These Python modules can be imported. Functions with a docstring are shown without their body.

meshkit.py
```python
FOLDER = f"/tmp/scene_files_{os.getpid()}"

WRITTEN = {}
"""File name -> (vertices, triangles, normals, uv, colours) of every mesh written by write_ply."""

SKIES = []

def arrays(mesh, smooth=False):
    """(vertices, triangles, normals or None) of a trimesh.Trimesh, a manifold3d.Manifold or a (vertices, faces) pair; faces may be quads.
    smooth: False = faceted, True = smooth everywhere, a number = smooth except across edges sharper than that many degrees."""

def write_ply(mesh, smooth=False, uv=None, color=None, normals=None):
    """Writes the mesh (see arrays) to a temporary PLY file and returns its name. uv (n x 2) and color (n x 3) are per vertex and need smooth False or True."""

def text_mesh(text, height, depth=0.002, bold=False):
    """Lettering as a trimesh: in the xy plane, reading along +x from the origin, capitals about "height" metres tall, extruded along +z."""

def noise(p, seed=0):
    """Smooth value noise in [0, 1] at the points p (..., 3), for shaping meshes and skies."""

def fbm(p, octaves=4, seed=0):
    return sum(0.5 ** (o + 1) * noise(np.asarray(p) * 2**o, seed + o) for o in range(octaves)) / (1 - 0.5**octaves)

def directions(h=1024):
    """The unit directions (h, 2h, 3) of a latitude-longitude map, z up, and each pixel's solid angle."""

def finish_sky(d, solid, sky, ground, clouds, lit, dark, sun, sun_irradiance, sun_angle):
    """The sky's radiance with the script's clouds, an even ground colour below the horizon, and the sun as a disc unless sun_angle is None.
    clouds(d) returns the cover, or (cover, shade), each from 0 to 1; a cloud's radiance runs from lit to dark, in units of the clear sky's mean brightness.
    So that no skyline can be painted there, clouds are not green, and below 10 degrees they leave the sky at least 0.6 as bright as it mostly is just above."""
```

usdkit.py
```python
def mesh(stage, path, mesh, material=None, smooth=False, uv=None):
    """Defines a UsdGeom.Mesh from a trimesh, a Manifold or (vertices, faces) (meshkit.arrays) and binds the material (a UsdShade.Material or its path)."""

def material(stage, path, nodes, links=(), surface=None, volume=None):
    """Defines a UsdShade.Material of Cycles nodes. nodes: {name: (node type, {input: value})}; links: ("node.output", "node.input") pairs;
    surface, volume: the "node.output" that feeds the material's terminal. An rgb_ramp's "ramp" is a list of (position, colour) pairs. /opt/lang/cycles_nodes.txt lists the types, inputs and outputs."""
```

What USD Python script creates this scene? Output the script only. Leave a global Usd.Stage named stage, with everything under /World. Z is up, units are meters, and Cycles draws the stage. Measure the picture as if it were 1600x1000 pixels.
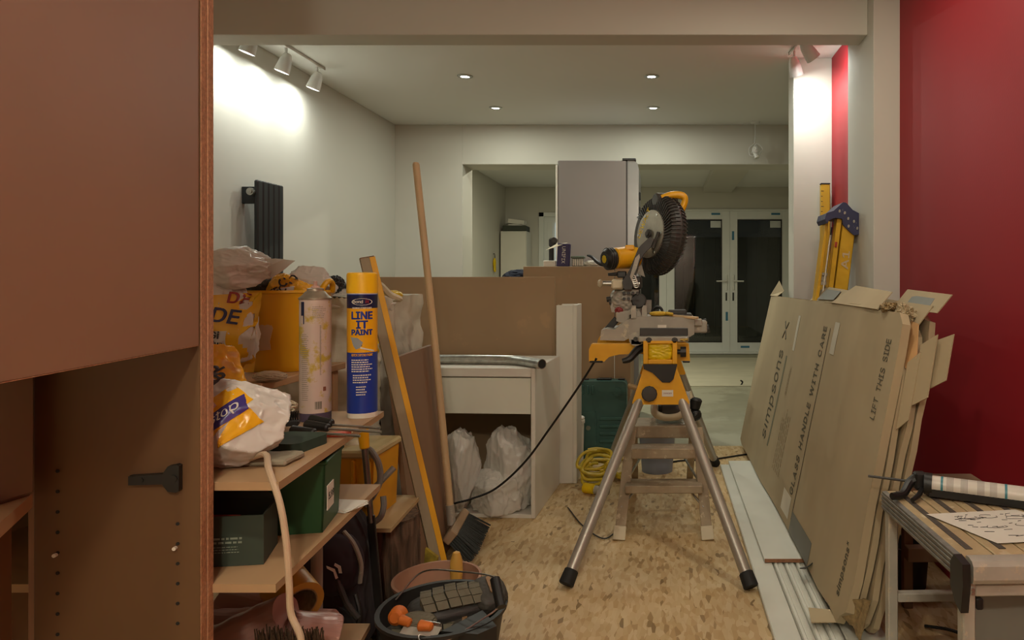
import math, random
import numpy as np, trimesh, usdkit, meshkit
from pxr import Usd, UsdGeom, UsdLux, UsdShade, Gf, Sdf, Vt
from shapely.geometry import Polygon
from scipy.interpolate import LinearNDInterpolator, NearestNDInterpolator

stage = Usd.Stage.CreateInMemory()
UsdGeom.SetStageUpAxis(stage, 'Z'); UsdGeom.SetStageMetersPerUnit(stage, 1.0)
UsdGeom.Xform.Define(stage, '/World'); UsdGeom.Scope.Define(stage, '/World/Looks')
H, F = 1.09, 1100.0

# ---------------------------------------------------------------- camera, sky, light levels, exposure
cam = UsdGeom.Camera.Define(stage, '/World/Camera')
cam.AddTranslateOp().Set(Gf.Vec3d(0, 0, H)); cam.AddRotateXOp().Set(90.0)
cam.CreateHorizontalApertureAttr(36.0); cam.CreateVerticalApertureAttr(22.5)
cam.CreateFocalLengthAttr(F / 1600 * 36)
cam.CreateHorizontalApertureOffsetAttr(-235 / 1600 * 36); cam.CreateVerticalApertureOffsetAttr(-63 / 1600 * 36)
cam.CreateClippingRangeAttr(Gf.Vec2f(0.05, 100)); cam.CreateExposureAttr(0.45)
sky = UsdLux.DomeLight.Define(stage, '/World/NightSky'); sky.CreateColorAttr(Gf.Vec3f(.8, .85, .8)); sky.CreateIntensityAttr(0.0015)
DOWN_I, SPOT_I, NEAR_I, REAR_I, FAR_I, BULB_I = 600.0, 225.0, 400.0, 210.0, 2500.0, 200.0
COOL, WARM = (0.97, 1.0, 0.86), (1.0, 0.92, 0.74)

def P(px, py, k):
    """A design point: k is metres per photograph pixel at its distance (distance = 1100 k)."""
    return np.array([(px - 1035) * k, F * k, H - (py - 437) * k])

# ---------------------------------------------------------------- mesh helpers
def J(*ms):
    out = []
    for m in ms: out += list(m) if isinstance(m, (list, tuple)) else [m]
    return trimesh.util.concatenate(out)
def hull(p): return trimesh.convex.convex_hull(np.asarray(p, float))
def box(x0, x1, y0, y1, z0, z1, b=.002):
    b = min(b, (x1 - x0) * .3, (y1 - y0) * .3, (z1 - z0) * .3); p = []
    for x, sx in ((x0, 1), (x1, -1)):
        for y, sy in ((y0, 1), (y1, -1)):
            for z, sz in ((z0, 1), (z1, -1)):
                p += [(x + sx * b, y + sy * b, z), (x + sx * b, y, z + sz * b), (x, y + sy * b, z + sz * b)]
    return hull(p)
def frame_of(d):
    d = np.asarray(d, float); d = d / np.linalg.norm(d)
    a = np.cross(d, [0, 0, 1.] if abs(d[2]) < .9 else [1., 0, 0]); a /= np.linalg.norm(a)
    return d, a, np.cross(d, a)
def cyl(a, b, r, r2=None, n=20, bev=0.0):
    a, b = np.asarray(a, float), np.asarray(b, float); r2 = r if r2 is None else r2
    d, u, v = frame_of(b - a); L = np.linalg.norm(b - a); t = np.arange(n) * 2 * math.pi / n; p = []
    for s, rr in ((0, r - bev), (bev, r), (L - bev, r2), (L, r2 - bev)):
        p.append(a + d * s + rr * (np.cos(t)[:, None] * u + np.sin(t)[:, None] * v))
    return hull(np.vstack(p))
def spline(pts, n=8):
    p = np.asarray(pts, float)
    if len(p) < 3: return p
    q = np.vstack([2 * p[0] - p[1], p, 2 * p[-1] - p[-2]]); out = []
    for i in range(1, len(q) - 2):
        t = np.linspace(0, 1, n, endpoint=False)[:, None]; a, b, c, d = q[i - 1:i + 3]
        out.append(.5 * (2 * b + (c - a) * t + (2 * a - 5 * b + 4 * c - d) * t ** 2 + (3 * b - a - 3 * c + d) * t ** 3))
    return np.vstack(out + [p[-1:]])
def tube(pts, r, n=8, sm=8, closed=False):
    p = spline(pts, sm) if sm else np.asarray(pts, float)
    r = np.interp(np.linspace(0, 1, len(p)), np.linspace(0, 1, np.size(r)), np.atleast_1d(r))
    t = np.gradient(p, axis=0); t /= np.linalg.norm(t, axis=1, keepdims=True) + 1e-12
    a = frame_of(t[0])[1]; A = []
    for i in range(len(p)):
        a = a - t[i] * (a @ t[i]); a /= np.linalg.norm(a) + 1e-12; A.append(a)
    A = np.array(A); B = np.cross(t, A); ang = np.arange(n) * 2 * math.pi / n
    v = p[:, None] + r[:, None, None] * (np.cos(ang)[None, :, None] * A[:, None] + np.sin(ang)[None, :, None] * B[:, None])
    i, j = np.meshgrid(np.arange(len(p) - 1), np.arange(n), indexing='ij'); j2 = (j + 1) % n
    q = np.stack([i * n + j, i * n + j2, (i + 1) * n + j2, (i + 1) * n + j], -1).reshape(-1, 4)
    f = np.vstack([q[:, [0, 1, 2]], q[:, [0, 2, 3]]])
    m = len(p) * n; e = (len(p) - 1) * n; k = np.arange(n); k2 = (k + 1) % n
    caps = np.vstack([np.stack([np.full(n, m), k2, k], 1), np.stack([np.full(n, m + 1), e + k, e + k2], 1)])
    return trimesh.Trimesh(np.vstack([v.reshape(-1, 3), p[:1], p[-1:]]), np.vstack([f, caps]), process=False)
def lathe(prof, c=(0, 0, 0), n=36):
    m = trimesh.creation.revolve(np.asarray(prof, float), sections=n); m.apply_translation(c)
    if m.volume < 0: m.invert()
    return m
def fixv(m):
    if m.volume < 0: m.invert()
    return m
def prism(poly, w0, w1, ax='y'):
    """poly in the two remaining axes, extruded along ax from w0 to w1."""
    m = trimesh.creation.extrude_polygon(poly if isinstance(poly, Polygon) else Polygon(poly), abs(w1 - w0), engine='earcut'); v = m.vertices.copy(); w = min(w0, w1)
    c = {'y': [v[:, 0], v[:, 2] + w, v[:, 1]], 'x': [v[:, 2] + w, v[:, 0], v[:, 1]], 'z': [v[:, 0], v[:, 1], v[:, 2] + w]}[ax]
    return fixv(trimesh.Trimesh(np.stack(c, 1), m.faces, process=False))
def rot(m, ang, ax='z', at=(0, 0, 0)):
    m = m.copy(); v = {'x': [1, 0, 0], 'y': [0, 1, 0], 'z': [0, 0, 1]}.get(ax, ax)
    m.apply_transform(trimesh.transformations.rotation_matrix(math.radians(ang), v, at)); return m
def mv(m, x=0, y=0, z=0):
    m = m.copy(); m.apply_translation((x, y, z)); return m
def basis(m, o, u, v, w=None):
    """local x,y,z of m along u,v,w from o"""
    u, v = np.asarray(u, float), np.asarray(v, float); w = np.cross(u, v) if w is None else np.asarray(w, float)
    T = np.eye(4); T[:3, 0], T[:3, 1], T[:3, 2], T[:3, 3] = u, v, w, o
    m = m.copy(); m.apply_transform(T); return fixv(m) if m.is_watertight else m
def beam(a, b, w, h, up=(0, 0, 1), bev=.002):
    """rectangular bar from a to b, w across, h along up"""
    a, b = np.asarray(a, float), np.asarray(b, float); d = b - a; L = np.linalg.norm(d); d /= L
    s = np.cross(d, up); s /= np.linalg.norm(s); u = np.cross(s, d)
    return basis(box(-w / 2, w / 2, -h / 2, h / 2, 0, L, bev), a, s, u, d)
def blob(c, r, seed=0, amp=.12, freq=3.0, e=2.0, sub=4, ridge=.5, flat=None):
    m = trimesh.creation.icosphere(sub); d = m.vertices / np.linalg.norm(m.vertices, axis=1, keepdims=True)
    s = (np.abs(d) ** e).sum(1) ** (-1 / e); v = d * s[:, None]
    n1 = meshkit.fbm(v * freq + seed * 7.3, 4, seed) - .5; n2 = 1 - np.abs(2 * meshkit.noise(v * freq * 1.7 + 31 + seed, seed + 5) - 1)
    v = v * (1 + amp * (2 * n1 * (1 - ridge) + (n2 - .6) * ridge * 1.6))[:, None]
    v = v * np.asarray(r) + np.asarray(c)
    if flat is not None: v[:, 2] = np.maximum(v[:, 2], flat + .0005 * meshkit.noise(v * 90))
    return trimesh.Trimesh(v, m.faces, process=False)
def crumple(c, r, seed=0, planes=46, lo=.80, amp=.06, freq=2.2, sub=5, flat=None, e=2.6, fold=.02):
    m = trimesh.creation.icosphere(sub); d = m.vertices / np.linalg.norm(m.vertices, axis=1, keepdims=True); g = np.random.default_rng(seed)
    n = g.normal(size=(planes, 3)); n /= np.linalg.norm(n, axis=1, keepdims=True); hgt = g.uniform(lo, 1.05, planes)
    dw = d + .16 * (np.stack([meshkit.fbm(d * 2.3 + q + seed, 3, seed + q) for q in (1, 2, 3)], 1) - .5); dw /= np.linalg.norm(dw, axis=1, keepdims=True)
    rad = (hgt[None] / np.maximum(dw @ n.T, 1e-3)).min(1); rad = np.minimum(rad, (np.abs(d) ** e).sum(1) ** (-1 / e) * 1.05)
    rad *= 1 + amp * (meshkit.fbm(d * freq + seed, 3, seed) - .5) * 2
    q = 1 - np.abs(2 * meshkit.noise(dw * [5, 5, 2.5] + seed * 3.1) - 1); q2 = 1 - np.abs(2 * meshkit.noise(dw * 9 + seed) - 1)
    rad *= 1 + fold * (q ** 5 * 2.2 - .3) + fold * .5 * q2 ** 6
    v = d * rad[:, None] * np.asarray(r) + np.asarray(c)
    if flat is not None: v[:, 2] = np.maximum(v[:, 2], flat + .0004 * meshkit.noise(v * 90))
    return trimesh.Trimesh(v, m.faces, process=False)
def rough(m, amp, freq, seed=0, edge=None):
    m = m.subdivide_to_size(edge) if edge and hasattr(m, 'subdivide_to_size') else m
    m.merge_vertices(); v = m.vertices.copy(); n = m.vertex_normals
    m.vertices = v + n * ((meshkit.fbm(v * freq + seed, 3, seed) - .5) * 2 * amp)[:, None]; return m
def text(s, h, o, u, v, depth=.0006, bold=False, center=False):
    m = meshkit.text_mesh(s, h, depth, bold)
    if center: m.apply_translation((-m.bounds[:, 0].mean(), 0, 0))
    return basis(m, o, u, v)
def wrapc(m, R, cx, cy, a0=0.0):
    """m flat in x (along the round), y up, z outward -> round a vertical cylinder; x=0 faces -y turned by a0."""
    m = m.subdivide_to_size(.012); v = m.vertices; a = v[:, 0] / R + a0; rr = R + v[:, 2]
    return trimesh.Trimesh(np.stack([cx + rr * np.sin(a), cy - rr * np.cos(a), v[:, 1]], 1), m.faces, process=False)
def rect(x0, x1, y0, y1, d=.0005): return trimesh.creation.box(bounds=[(x0, y0, 0), (x1, y1, d)])
def microtext(x0, x1, y0, y1, rows, seed, bar=.5):
    r = random.Random(seed); out = []; dy = (y1 - y0) / rows
    for i in range(rows):
        x = x0; end = x0 + (x1 - x0) * r.uniform(.7, 1)
        while x < end:
            w = (x1 - x0) * r.uniform(.04, .13); out.append(rect(x, min(x + w, end), y1 - (i + .5 + bar / 2) * dy, y1 - (i + .5 - bar / 2) * dy, .0003)); x += w + (x1 - x0) * .025
    return J(out)
class Skin:
    """front surface (facing -y) of a mesh, to lay prints on"""
    def __init__(s, m):
        n = m.vertex_normals; k = n[:, 1] < .15; v = m.vertices[k]
        s.l = LinearNDInterpolator(v[:, [0, 2]], v[:, 1]); s.n = NearestNDInterpolator(v[:, [0, 2]], v[:, 1])
    def y(s, xz):
        a = s.l(xz); return np.where(np.isnan(a), s.n(xz), a)
    def lay(s, m, off=.0025):
        """m in x, z with y = depth towards the viewer"""
        v = m.vertices.copy(); v[:, 1] = s.y(v[:, [0, 2]]) - off + v[:, 1]; return trimesh.Trimesh(v, m.faces, process=False)
    def patch(s, c, n=14, off=.002):
        a, b, c_, d = [np.asarray(x, float) for x in c]; t = np.linspace(0, 1, n)
        U, V = np.meshgrid(t, t); q = ((1 - U) * (1 - V))[..., None] * a + (U * (1 - V))[..., None] * b + (U * V)[..., None] * c_ + ((1 - U) * V)[..., None] * d
        xz = q.reshape(-1, 2); y = s.y(xz) - off; v = np.stack([xz[:, 0], y, xz[:, 1]], 1); v2 = v + [0, .0012, 0]
        i, j = np.meshgrid(np.arange(n - 1), np.arange(n - 1), indexing='ij'); k = (i * n + j).ravel()
        f = np.vstack([np.stack([k, k + 1, k + n + 1], 1), np.stack([k, k + n + 1, k + n], 1)])
        return trimesh.Trimesh(np.vstack([v, v2]), np.vstack([f, f[:, ::-1] + n * n]), process=False)
    def word(s, t, h, x, z, ang=0, off=.0035, bold=True):
        m = meshkit.text_mesh(t, h, .001, bold).subdivide_to_size(h * .5); v = m.vertices; c, q = math.cos(math.radians(ang)), math.sin(math.radians(ang))
        xx, zz = x + v[:, 0] * c - v[:, 1] * q, z + v[:, 0] * q + v[:, 1] * c
        return trimesh.Trimesh(np.stack([xx, s.y(np.stack([xx, zz], 1)) - off - v[:, 2], zz], 1), m.faces, process=False)

# ---------------------------------------------------------------- materials
def lin(c):
    if isinstance(c, str): c = [int(c[i:i + 2], 16) / 255 for i in (1, 3, 5)]
    return np.array([x / 12.92 if x < .04045 else ((x + .055) / 1.055) ** 2.4 for x in c])
_m = {}
def mat(name, c, rough=.5, metal=0., var=.1, vs=7., bump=0., bs=60., spot=None, spots=14., spota=.55, sheen=0., stretch=(1, 1, 1), transl=0.):
    if name in _m: return _m[name]
    c = lin(c)
    n = {'g': ('geometry', {}), 'mp': ('mapping', {'scale': stretch}), 'n': ('noise_texture', {'scale': vs, 'detail': 5.}),
         'r': ('rgb_ramp', {'ramp': [(.3, c * (1 - var)), (.7, np.minimum(c * (1 + var), .95))]}),
         'p': ('principled_bsdf', {'roughness': rough, 'metallic': metal, 'sheen_weight': sheen})}
    l = [('g.position', 'mp.vector'), ('mp.vector', 'n.vector'), ('n.fac', 'r.fac')]; out = 'r.color'
    if spot is not None:
        n |= {'n2': ('noise_texture', {'scale': spots, 'detail': 6., 'roughness': .65}), 'r2': ('rgb_ramp', {'ramp': [(spota, (0, 0, 0)), (spota + .07, (1, 1, 1))]}),
              'mx': ('mix', {'color2': lin(spot)})}
        l += [('mp.vector', 'n2.vector'), ('n2.fac', 'r2.fac'), ('r2.color', 'mx.fac'), (out, 'mx.color1')]; out = 'mx.color'
    l.append((out, 'p.base_color'))
    if bump:
        n |= {'nb': ('noise_texture', {'scale': bs, 'detail': 4.}), 'b': ('bump', {'strength': bump, 'distance': .004})}
        l += [('mp.vector', 'nb.vector'), ('nb.fac', 'b.height'), ('b.normal', 'p.normal')]
    surf = 'p.BSDF'
    if transl:
        n |= {'t': ('translucent_bsdf', {}), 'ms': ('mix_closure', {'fac': transl})}
        l += [(out, 't.color'), ('p.BSDF', 'ms.closure1'), ('t.BSDF', 'ms.closure2')]; surf = 'ms.closure'
    _m[name] = usdkit.material(stage, '/World/Looks/' + name, n, l, surface=surf); return _m[name]
def emit(name, c, s):
    if name not in _m: _m[name] = usdkit.material(stage, '/World/Looks/' + name, {'e': ('emission', {'color': c, 'strength': s})}, [], surface='e.emission')
    return _m[name]
def pane_mat():
    return usdkit.material(stage, '/World/Looks/window_glass', {'f': ('fresnel', {'IOR': 1.52}), 't': ('transparent_bsdf', {'color': (.86, .9, .9)}), 'g': ('glossy_bsdf', {'roughness': .02, 'color': (1, 1, 1)}), 'm': ('mix_closure', {})},
                           [('f.fac', 'm.fac'), ('t.BSDF', 'm.closure1'), ('g.BSDF', 'm.closure2')], surface='m.closure')
def osb_mat():
    n, l = {'g': ('geometry', {})}, []
    for i, (rz, sc) in enumerate((((0, 0, .5), (75, 24, 1)), ((0, 0, 1.7), (66, 20, 1)), ((0, 0, 2.6), (55, 17, 1)))):
        n |= {f'm{i}': ('mapping', {'rotation': rz, 'scale': sc}), f'v{i}': ('voronoi_texture', {'dimensions': '2D', 'scale': 1.}), f's{i}': ('separate_color', {})}
        l += [('g.position', f'm{i}.vector'), (f'm{i}.vector', f'v{i}.vector'), (f'v{i}.color', f's{i}.color')]
    A, B, C_, D = lin('#cdb183'), lin('#c3a271'), lin('#d6be94'), lin('#a98a5c')
    n |= {'r0': ('rgb_ramp', {'ramp': [(0, C_), (.35, A), (.8, B), (.965, D), (1, lin('#8a7048'))]}), 'r1': ('rgb_ramp', {'ramp': [(0, A), (.5, C_), (.96, B), (1, D)]}),
          'sel': ('math', {'math_type': 'greater_than', 'value2': .55}), 'mx': ('mix', {}), 'sel2': ('math', {'math_type': 'greater_than', 'value2': .8}), 'mx2': ('mix', {}),
          'n': ('noise_texture', {'scale': 1.6, 'detail': 5.}), 'rn': ('rgb_ramp', {'ramp': [(.35, (.74, .72, .68)), (.65, (1, 1, 1))]}), 'mu': ('mix', {'mix_type': 'multiply', 'fac': 1.}),
          'b': ('bump', {'strength': .25, 'distance': .002}), 'p': ('principled_bsdf', {'roughness': .55})}
    l += [('s0.r', 'r0.fac'), ('s1.r', 'r1.fac'), ('s2.g', 'sel.value1'), ('sel.value', 'mx.fac'), ('r0.color', 'mx.color1'), ('r1.color', 'mx.color2'),
          ('s1.b', 'sel2.value1'), ('sel2.value', 'mx2.fac'), ('mx.color', 'mx2.color1'), ('r0.color', 'mx2.color2'), ('g.position', 'n.vector'), ('n.fac', 'rn.fac'),
          ('mx2.color', 'mu.color1'), ('rn.color', 'mu.color2'), ('mu.color', 'p.base_color'), ('s2.r', 'b.height'), ('b.normal', 'p.normal')]
    return usdkit.material(stage, '/World/Looks/osb', n, l, surface='p.BSDF')
WHITE = mat('white_wall', '#c4c1b6', .7, var=.02, vs=1.2, bump=.05, bs=140)
CEIL = mat('white_ceiling', '#dededa', .75, var=.02, vs=1.)
RED = mat('red_wall', '#920e1d', .6, var=.06, vs=1.5, bump=.06, bs=160)
OSB = osb_mat()
CONC = mat('concrete', '#97947f', .8, var=.14, vs=2.2, bump=.3, bs=30, spot='#a3a08c', spots=1.2, spota=.5)
UPVC = mat('upvc', '#d8dad6', .3, var=.02)
PANE = pane_mat()
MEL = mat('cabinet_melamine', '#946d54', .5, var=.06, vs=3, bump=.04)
MELIN = mat('cabinet_inside_shaded', '#5f4226', .5, var=.05, vs=3)  # base colour darkened to stand in for shade inside the open cabinet
CHIP = mat('raw_chipboard', '#ad7b58', .8, var=.25, vs=160, bump=.4, bs=300)
SHELF = mat('shelf_melamine', '#a88763', .5, var=.06, vs=9, stretch=(1, .2, 1))
MDF = mat('mdf', '#9c8161', .7, var=.06, vs=3, bump=.05, spot='#a98a66', spots=5, spota=.6)
PLY = mat('brown_board', '#82634a', .65, var=.1, vs=4, stretch=(1, 1, .4))
WMEL = mat('white_melamine', '#d6d2c6', .4, var=.02)
STEEL = mat('galvanised', '#b9b9b4', .32, 1., var=.25, vs=30)
ALU = mat('dusty_aluminium', '#b5b0a4', .5, .35, var=.12, vs=12, spot='#c9bda6', spots=30, spota=.58)
YEL = mat('tool_yellow', '#dca015', .4, var=.07, vs=12)
YEL2 = mat('plastic_yellow', '#e3a90c', .35, var=.06, vs=8)
YEL3 = mat('bright_yellow', '#f2cf12', .35, var=.1, vs=20, transl=.3)
BLK = mat('black_plastic', '#191817', .45, var=.15, vs=15)
DGREY = mat('dark_grey', '#34322f', .5, var=.15, vs=20)
GREY = mat('cast_grey', '#9c968a', .5, .25, var=.12, vs=14, spot='#b8ad97', spots=24, spota=.6)
CREAM = mat('cream_plastic', '#c4b99d', .5, var=.08)
CARD = mat('cardboard', '#ab9a7b', .85, var=.07, vs=4, bump=.12, bs=25, stretch=(1, 1, .5))
CARDE = mat('cardboard_edge', '#8a744f', .9, var=.25, vs=80, bump=.4, bs=150)
INK = mat('grey_ink', '#57513f', .8, var=.05)
POLY = mat('polythene', '#e6e3da', .25, var=.04, transl=.35)
PAPER = mat('paper', '#d9d4c8', .7, var=.03)
WOOD = mat('pale_wood', '#bfa27a', .55, var=.12, vs=20, stretch=(1, 1, .12))
PAINTW = mat('primed_white', '#cfcfc4', .5, var=.05, vs=5)
RUB = mat('black_rubber', '#141414', .7, var=.1)

# ---------------------------------------------------------------- scene helpers
_n = {}
def numbered(parent, name):
    k = (parent, name); _n[k] = _n.get(k, -1) + 1
    return f'{parent}/{name}' + (f'_{_n[k]:03d}' if _n[k] else '')
def meta(prim, label=None, cat=None, group=None, kind=None):
    for a, b in (('label', label), ('category', cat), ('group', group), ('kind', kind)):
        if b: prim.SetCustomDataByKey(a, b)
class Th:
    """A thing: an Xform at its base; parts are given in world coordinates, or in its own with local=True."""
    def __init__(s, name, label, cat, loc=(0, 0, 0), rz=0., group=None, kind=None, local=False):
        s.path = numbered('/World', name); x = UsdGeom.Xform.Define(stage, s.path); s.loc = np.array(loc, float); s.local = local
        x.AddTranslateOp().Set(Gf.Vec3d(*map(float, loc)))
        if rz: x.AddRotateZOp().Set(float(rz))
        meta(x.GetPrim(), label, cat, group, kind); s.prim = x.GetPrim()
    def add(s, name, m, material, under=None, smooth=32, label=None, kind=None):
        m = m.copy()
        if not s.local: m.apply_translation(-s.loc)
        p = numbered(under or s.path, name); g = usdkit.mesh(stage, p, m, material, smooth=smooth); meta(g.GetPrim(), label, None, None, kind); return p
def solo(name, m, material, label, cat, group=None, kind=None, smooth=32):
    p = numbered('/World', name); g = usdkit.mesh(stage, p, m, material, smooth=smooth); meta(g.GetPrim(), label, cat, group, kind); return p
def struct(name, m, material, label=None): 
    return solo(name, m, material, label, None, kind='structure', smooth=False)
def lamp(path, pos, aim, I, color, r=.035, cone=None, soft=.2, kind='disk'):
    L = UsdLux.DiskLight.Define(stage, path) if kind == 'disk' else UsdLux.SphereLight.Define(stage, path)
    L.CreateRadiusAttr(r); L.CreateIntensityAttr(I); L.CreateColorAttr(Gf.Vec3f(*color))
    d = np.asarray(aim, float); d /= np.linalg.norm(d); z = -d; x = np.cross([0, 1., 0] if abs(z[1]) < .9 else [1., 0, 0], z); x /= np.linalg.norm(x); y = np.cross(z, x)
    M = Gf.Matrix4d(*x, 0, *y, 0, *z, 0, *map(float, pos), 1); L.AddTransformOp().Set(M)
    if cone:
        S = UsdLux.ShapingAPI.Apply(L.GetPrim()); S.CreateShapingConeAngleAttr(cone); S.CreateShapingConeSoftnessAttr(soft)

# ================================================================ THE ROOM
YW, YB = 5.95, 10.40
struct('floor', box(-2.4, 2.1, -1.9, 4.62, -.05, 0), OSB, 'pale oriented strand board floor sheets in the near room')
struct('floor_001', box(-2.5, 2.1, 4.62, YB + .2, -.05, -.004), CONC, 'bare grey concrete floor beyond the strand board')
struct('ceiling', box(-2.4, 2.2, -1.9, YW + .31, 2.4, 2.5), CEIL, 'white plastered ceiling with recessed downlights')
struct('ceiling_001', box(-2.5, 2.2, YW + .31, YB + .1, 2.46, 2.56), CEIL, 'white ceiling of the far room')
struct('wall_left', box(-2.4, -2.26, -1.9, YW, 0, 2.4), WHITE, 'long white wall with the dark radiator')
struct('wall_far', J(box(-2.4, -1.69, YW, YW + .31, 0, 2.4), box(-1.69, 2.1, YW, YW + .31, 2.065, 2.4), box(-1.69, 2.1, YW + .2, YW + .31, 2.4, 2.5)), WHITE, 'white wall with the wide opening to the far room')
struct('wall_right', box(1.045, 1.2, -1.9, 3.10, 0, 2.4), RED, 'deep red wall nearest the camera')
struct('wall_pier', box(.93, 1.2, 3.10, 3.53, 0, 2.4), WHITE, 'white pier carrying the ceiling beam')
struct('wall_recess', box(1.0, 1.2, 3.53, 4.16, 0, 2.4), RED, 'narrow strip of red wall between the white piers')
struct('wall_nib', box(.775, 2.1, 4.16, 4.325, 0, 2.4), WHITE, 'brightly lit white wall nib under the track spotlights')
struct('wall_side', box(2.0, 2.1, 4.325, YB + .1, 0, 2.5), WHITE, 'white side wall beyond the nib')
struct('wall_back', box(-2.4, 1.2, -1.9, -1.8, 0, 2.4), WHITE, 'white wall behind the camera')
struct('trim_1', box(-2.26, .93, 3.19, 3.335, 2.2, 2.4), WHITE, 'white boxed beam across the ceiling')
struct('wall_annex', box(-2.42, -2.32, YW + .31, YB, 0, 2.46), WHITE, 'left wall of the far room')
struct('wall_end', J(box(-2.42, -1.82, YB, YB + .2, 0, 2.46), box(-1.82, -.98, YB, YB + .2, 2.08, 2.46), box(-.98, -.86, YB, YB + .2, 0, 2.46), box(-.86, 1.89, YB, YB + .2, 2.13, 2.46), box(1.89, 2.1, YB, YB + .2, 0, 2.46)), WHITE, 'end wall holding the glazed doors')
struct('trim_2', box(.60, 1.02, YW + .31, YB, 2.375, 2.46), WHITE, 'white boxed-in downstand along the far ceiling')
struct('floor_002', box(-4, 4, YB + .2, YB + 5, -.1, -.02), mat('patio', '#4c4d4a', .9, var=.2), 'dark paving outside the doors')

# glazed double doors and side light
TAPE = mat('blue_tape', '#3b7390', .6); LAB = mat('label_white', '#c9ccc8', .6); HAND = mat('handle_white', '#d9d9d4', .25)
def leaf(n, x0, x1, label, hinge):
    d = Th(f'door_{n}', label, None, (x0, YB, 0), kind='structure'); a, y0, y1 = .112, YB - .02, YB + .06
    for nm, m in (('stile', box(x0, x0 + a, y0, y1, .03, 2.10)), ('stile', box(x1 - a, x1, y0, y1, .03, 2.10)), ('top_rail', box(x0 + a, x1 - a, y0, y1, 1.98, 2.10)), ('bottom_rail', box(x0 + a, x1 - a, y0, y1, .03, .165))):
        d.add(nm, m, UPVC)
    d.add('pane', box(x0 + a, x1 - a, YB + .014, YB + .022, .165, 1.98, 0), PANE, smooth=False)
    bead = J(box(x0 + a, x0 + a + .014, y0 - .004, YB + .014, .165, 1.98), box(x1 - a - .014, x1 - a, y0 - .004, YB + .014, .165, 1.98), box(x0 + a, x1 - a, y0 - .004, YB + .014, 1.966, 1.98), box(x0 + a, x1 - a, y0 - .004, YB + .014, .165, .179))
    d.add('glazing_bead', bead, DGREY)
    if hinge:
        hx = x1 - .05 if hinge > 0 else x0 + .05; s = -hinge
        d.add('handle', J(box(hx - .016, hx + .016, y0 - .012, y0, .93, 1.16, .004), cyl((hx, y0 - .012, 1.07), (hx, y0 - .05, 1.07), .01), tube([(hx, y0 - .05, 1.07), (hx + s * .03, y0 - .055, 1.07), (hx + s * .15, y0 - .055, 1.068)], .011)), HAND)
        d.add('lock_plate', J(box(hx - .012, hx + .012, y0 - .004, y0, .78, .9), cyl((hx, y0 - .012, .84), (hx, y0, .84), .009)), DGREY)
    for (tx, tz, w, h) in ((x1 - .27, 2.06, .13, .03), (x0 + .16, .1, .13, .03), ((x0 + .03 if hinge < 0 else x1 - .06), (1.74 if hinge < 0 else .55), .035, .13)):
        d.add('tape', box(tx, tx + w, y0 - .0015, y0, tz - h / 2, tz + h / 2, 0), TAPE)
    d.add('glass_label', box(x1 - a - .17, x1 - a - .01, YB + .011, YB + .0135, 1.86, 1.96, 0), LAB)
    return d
leaf(1, .066, .992, 'left leaf of the white glazed double doors', 1)
leaf(2, .994, 1.875, 'right leaf of the white glazed double doors', -1)
leaf(3, -.86, .064, 'white glazed side panel mostly behind the fridge', 0)
t = Th('trim_3', 'white threshold and head of the glazed doors', None, (0, YB, 0), kind='structure')
t.add('sill', box(-.86, 1.89, YB - .10, YB + .1, 0, .03, .006), UPVC); t.add('head', box(-.86, 1.89, YB - .03, YB + .1, 2.10, 2.13), UPVC); t.add('jamb', box(1.875, 1.89, YB - .03, YB + .1, 0, 2.13), UPVC)
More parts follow.
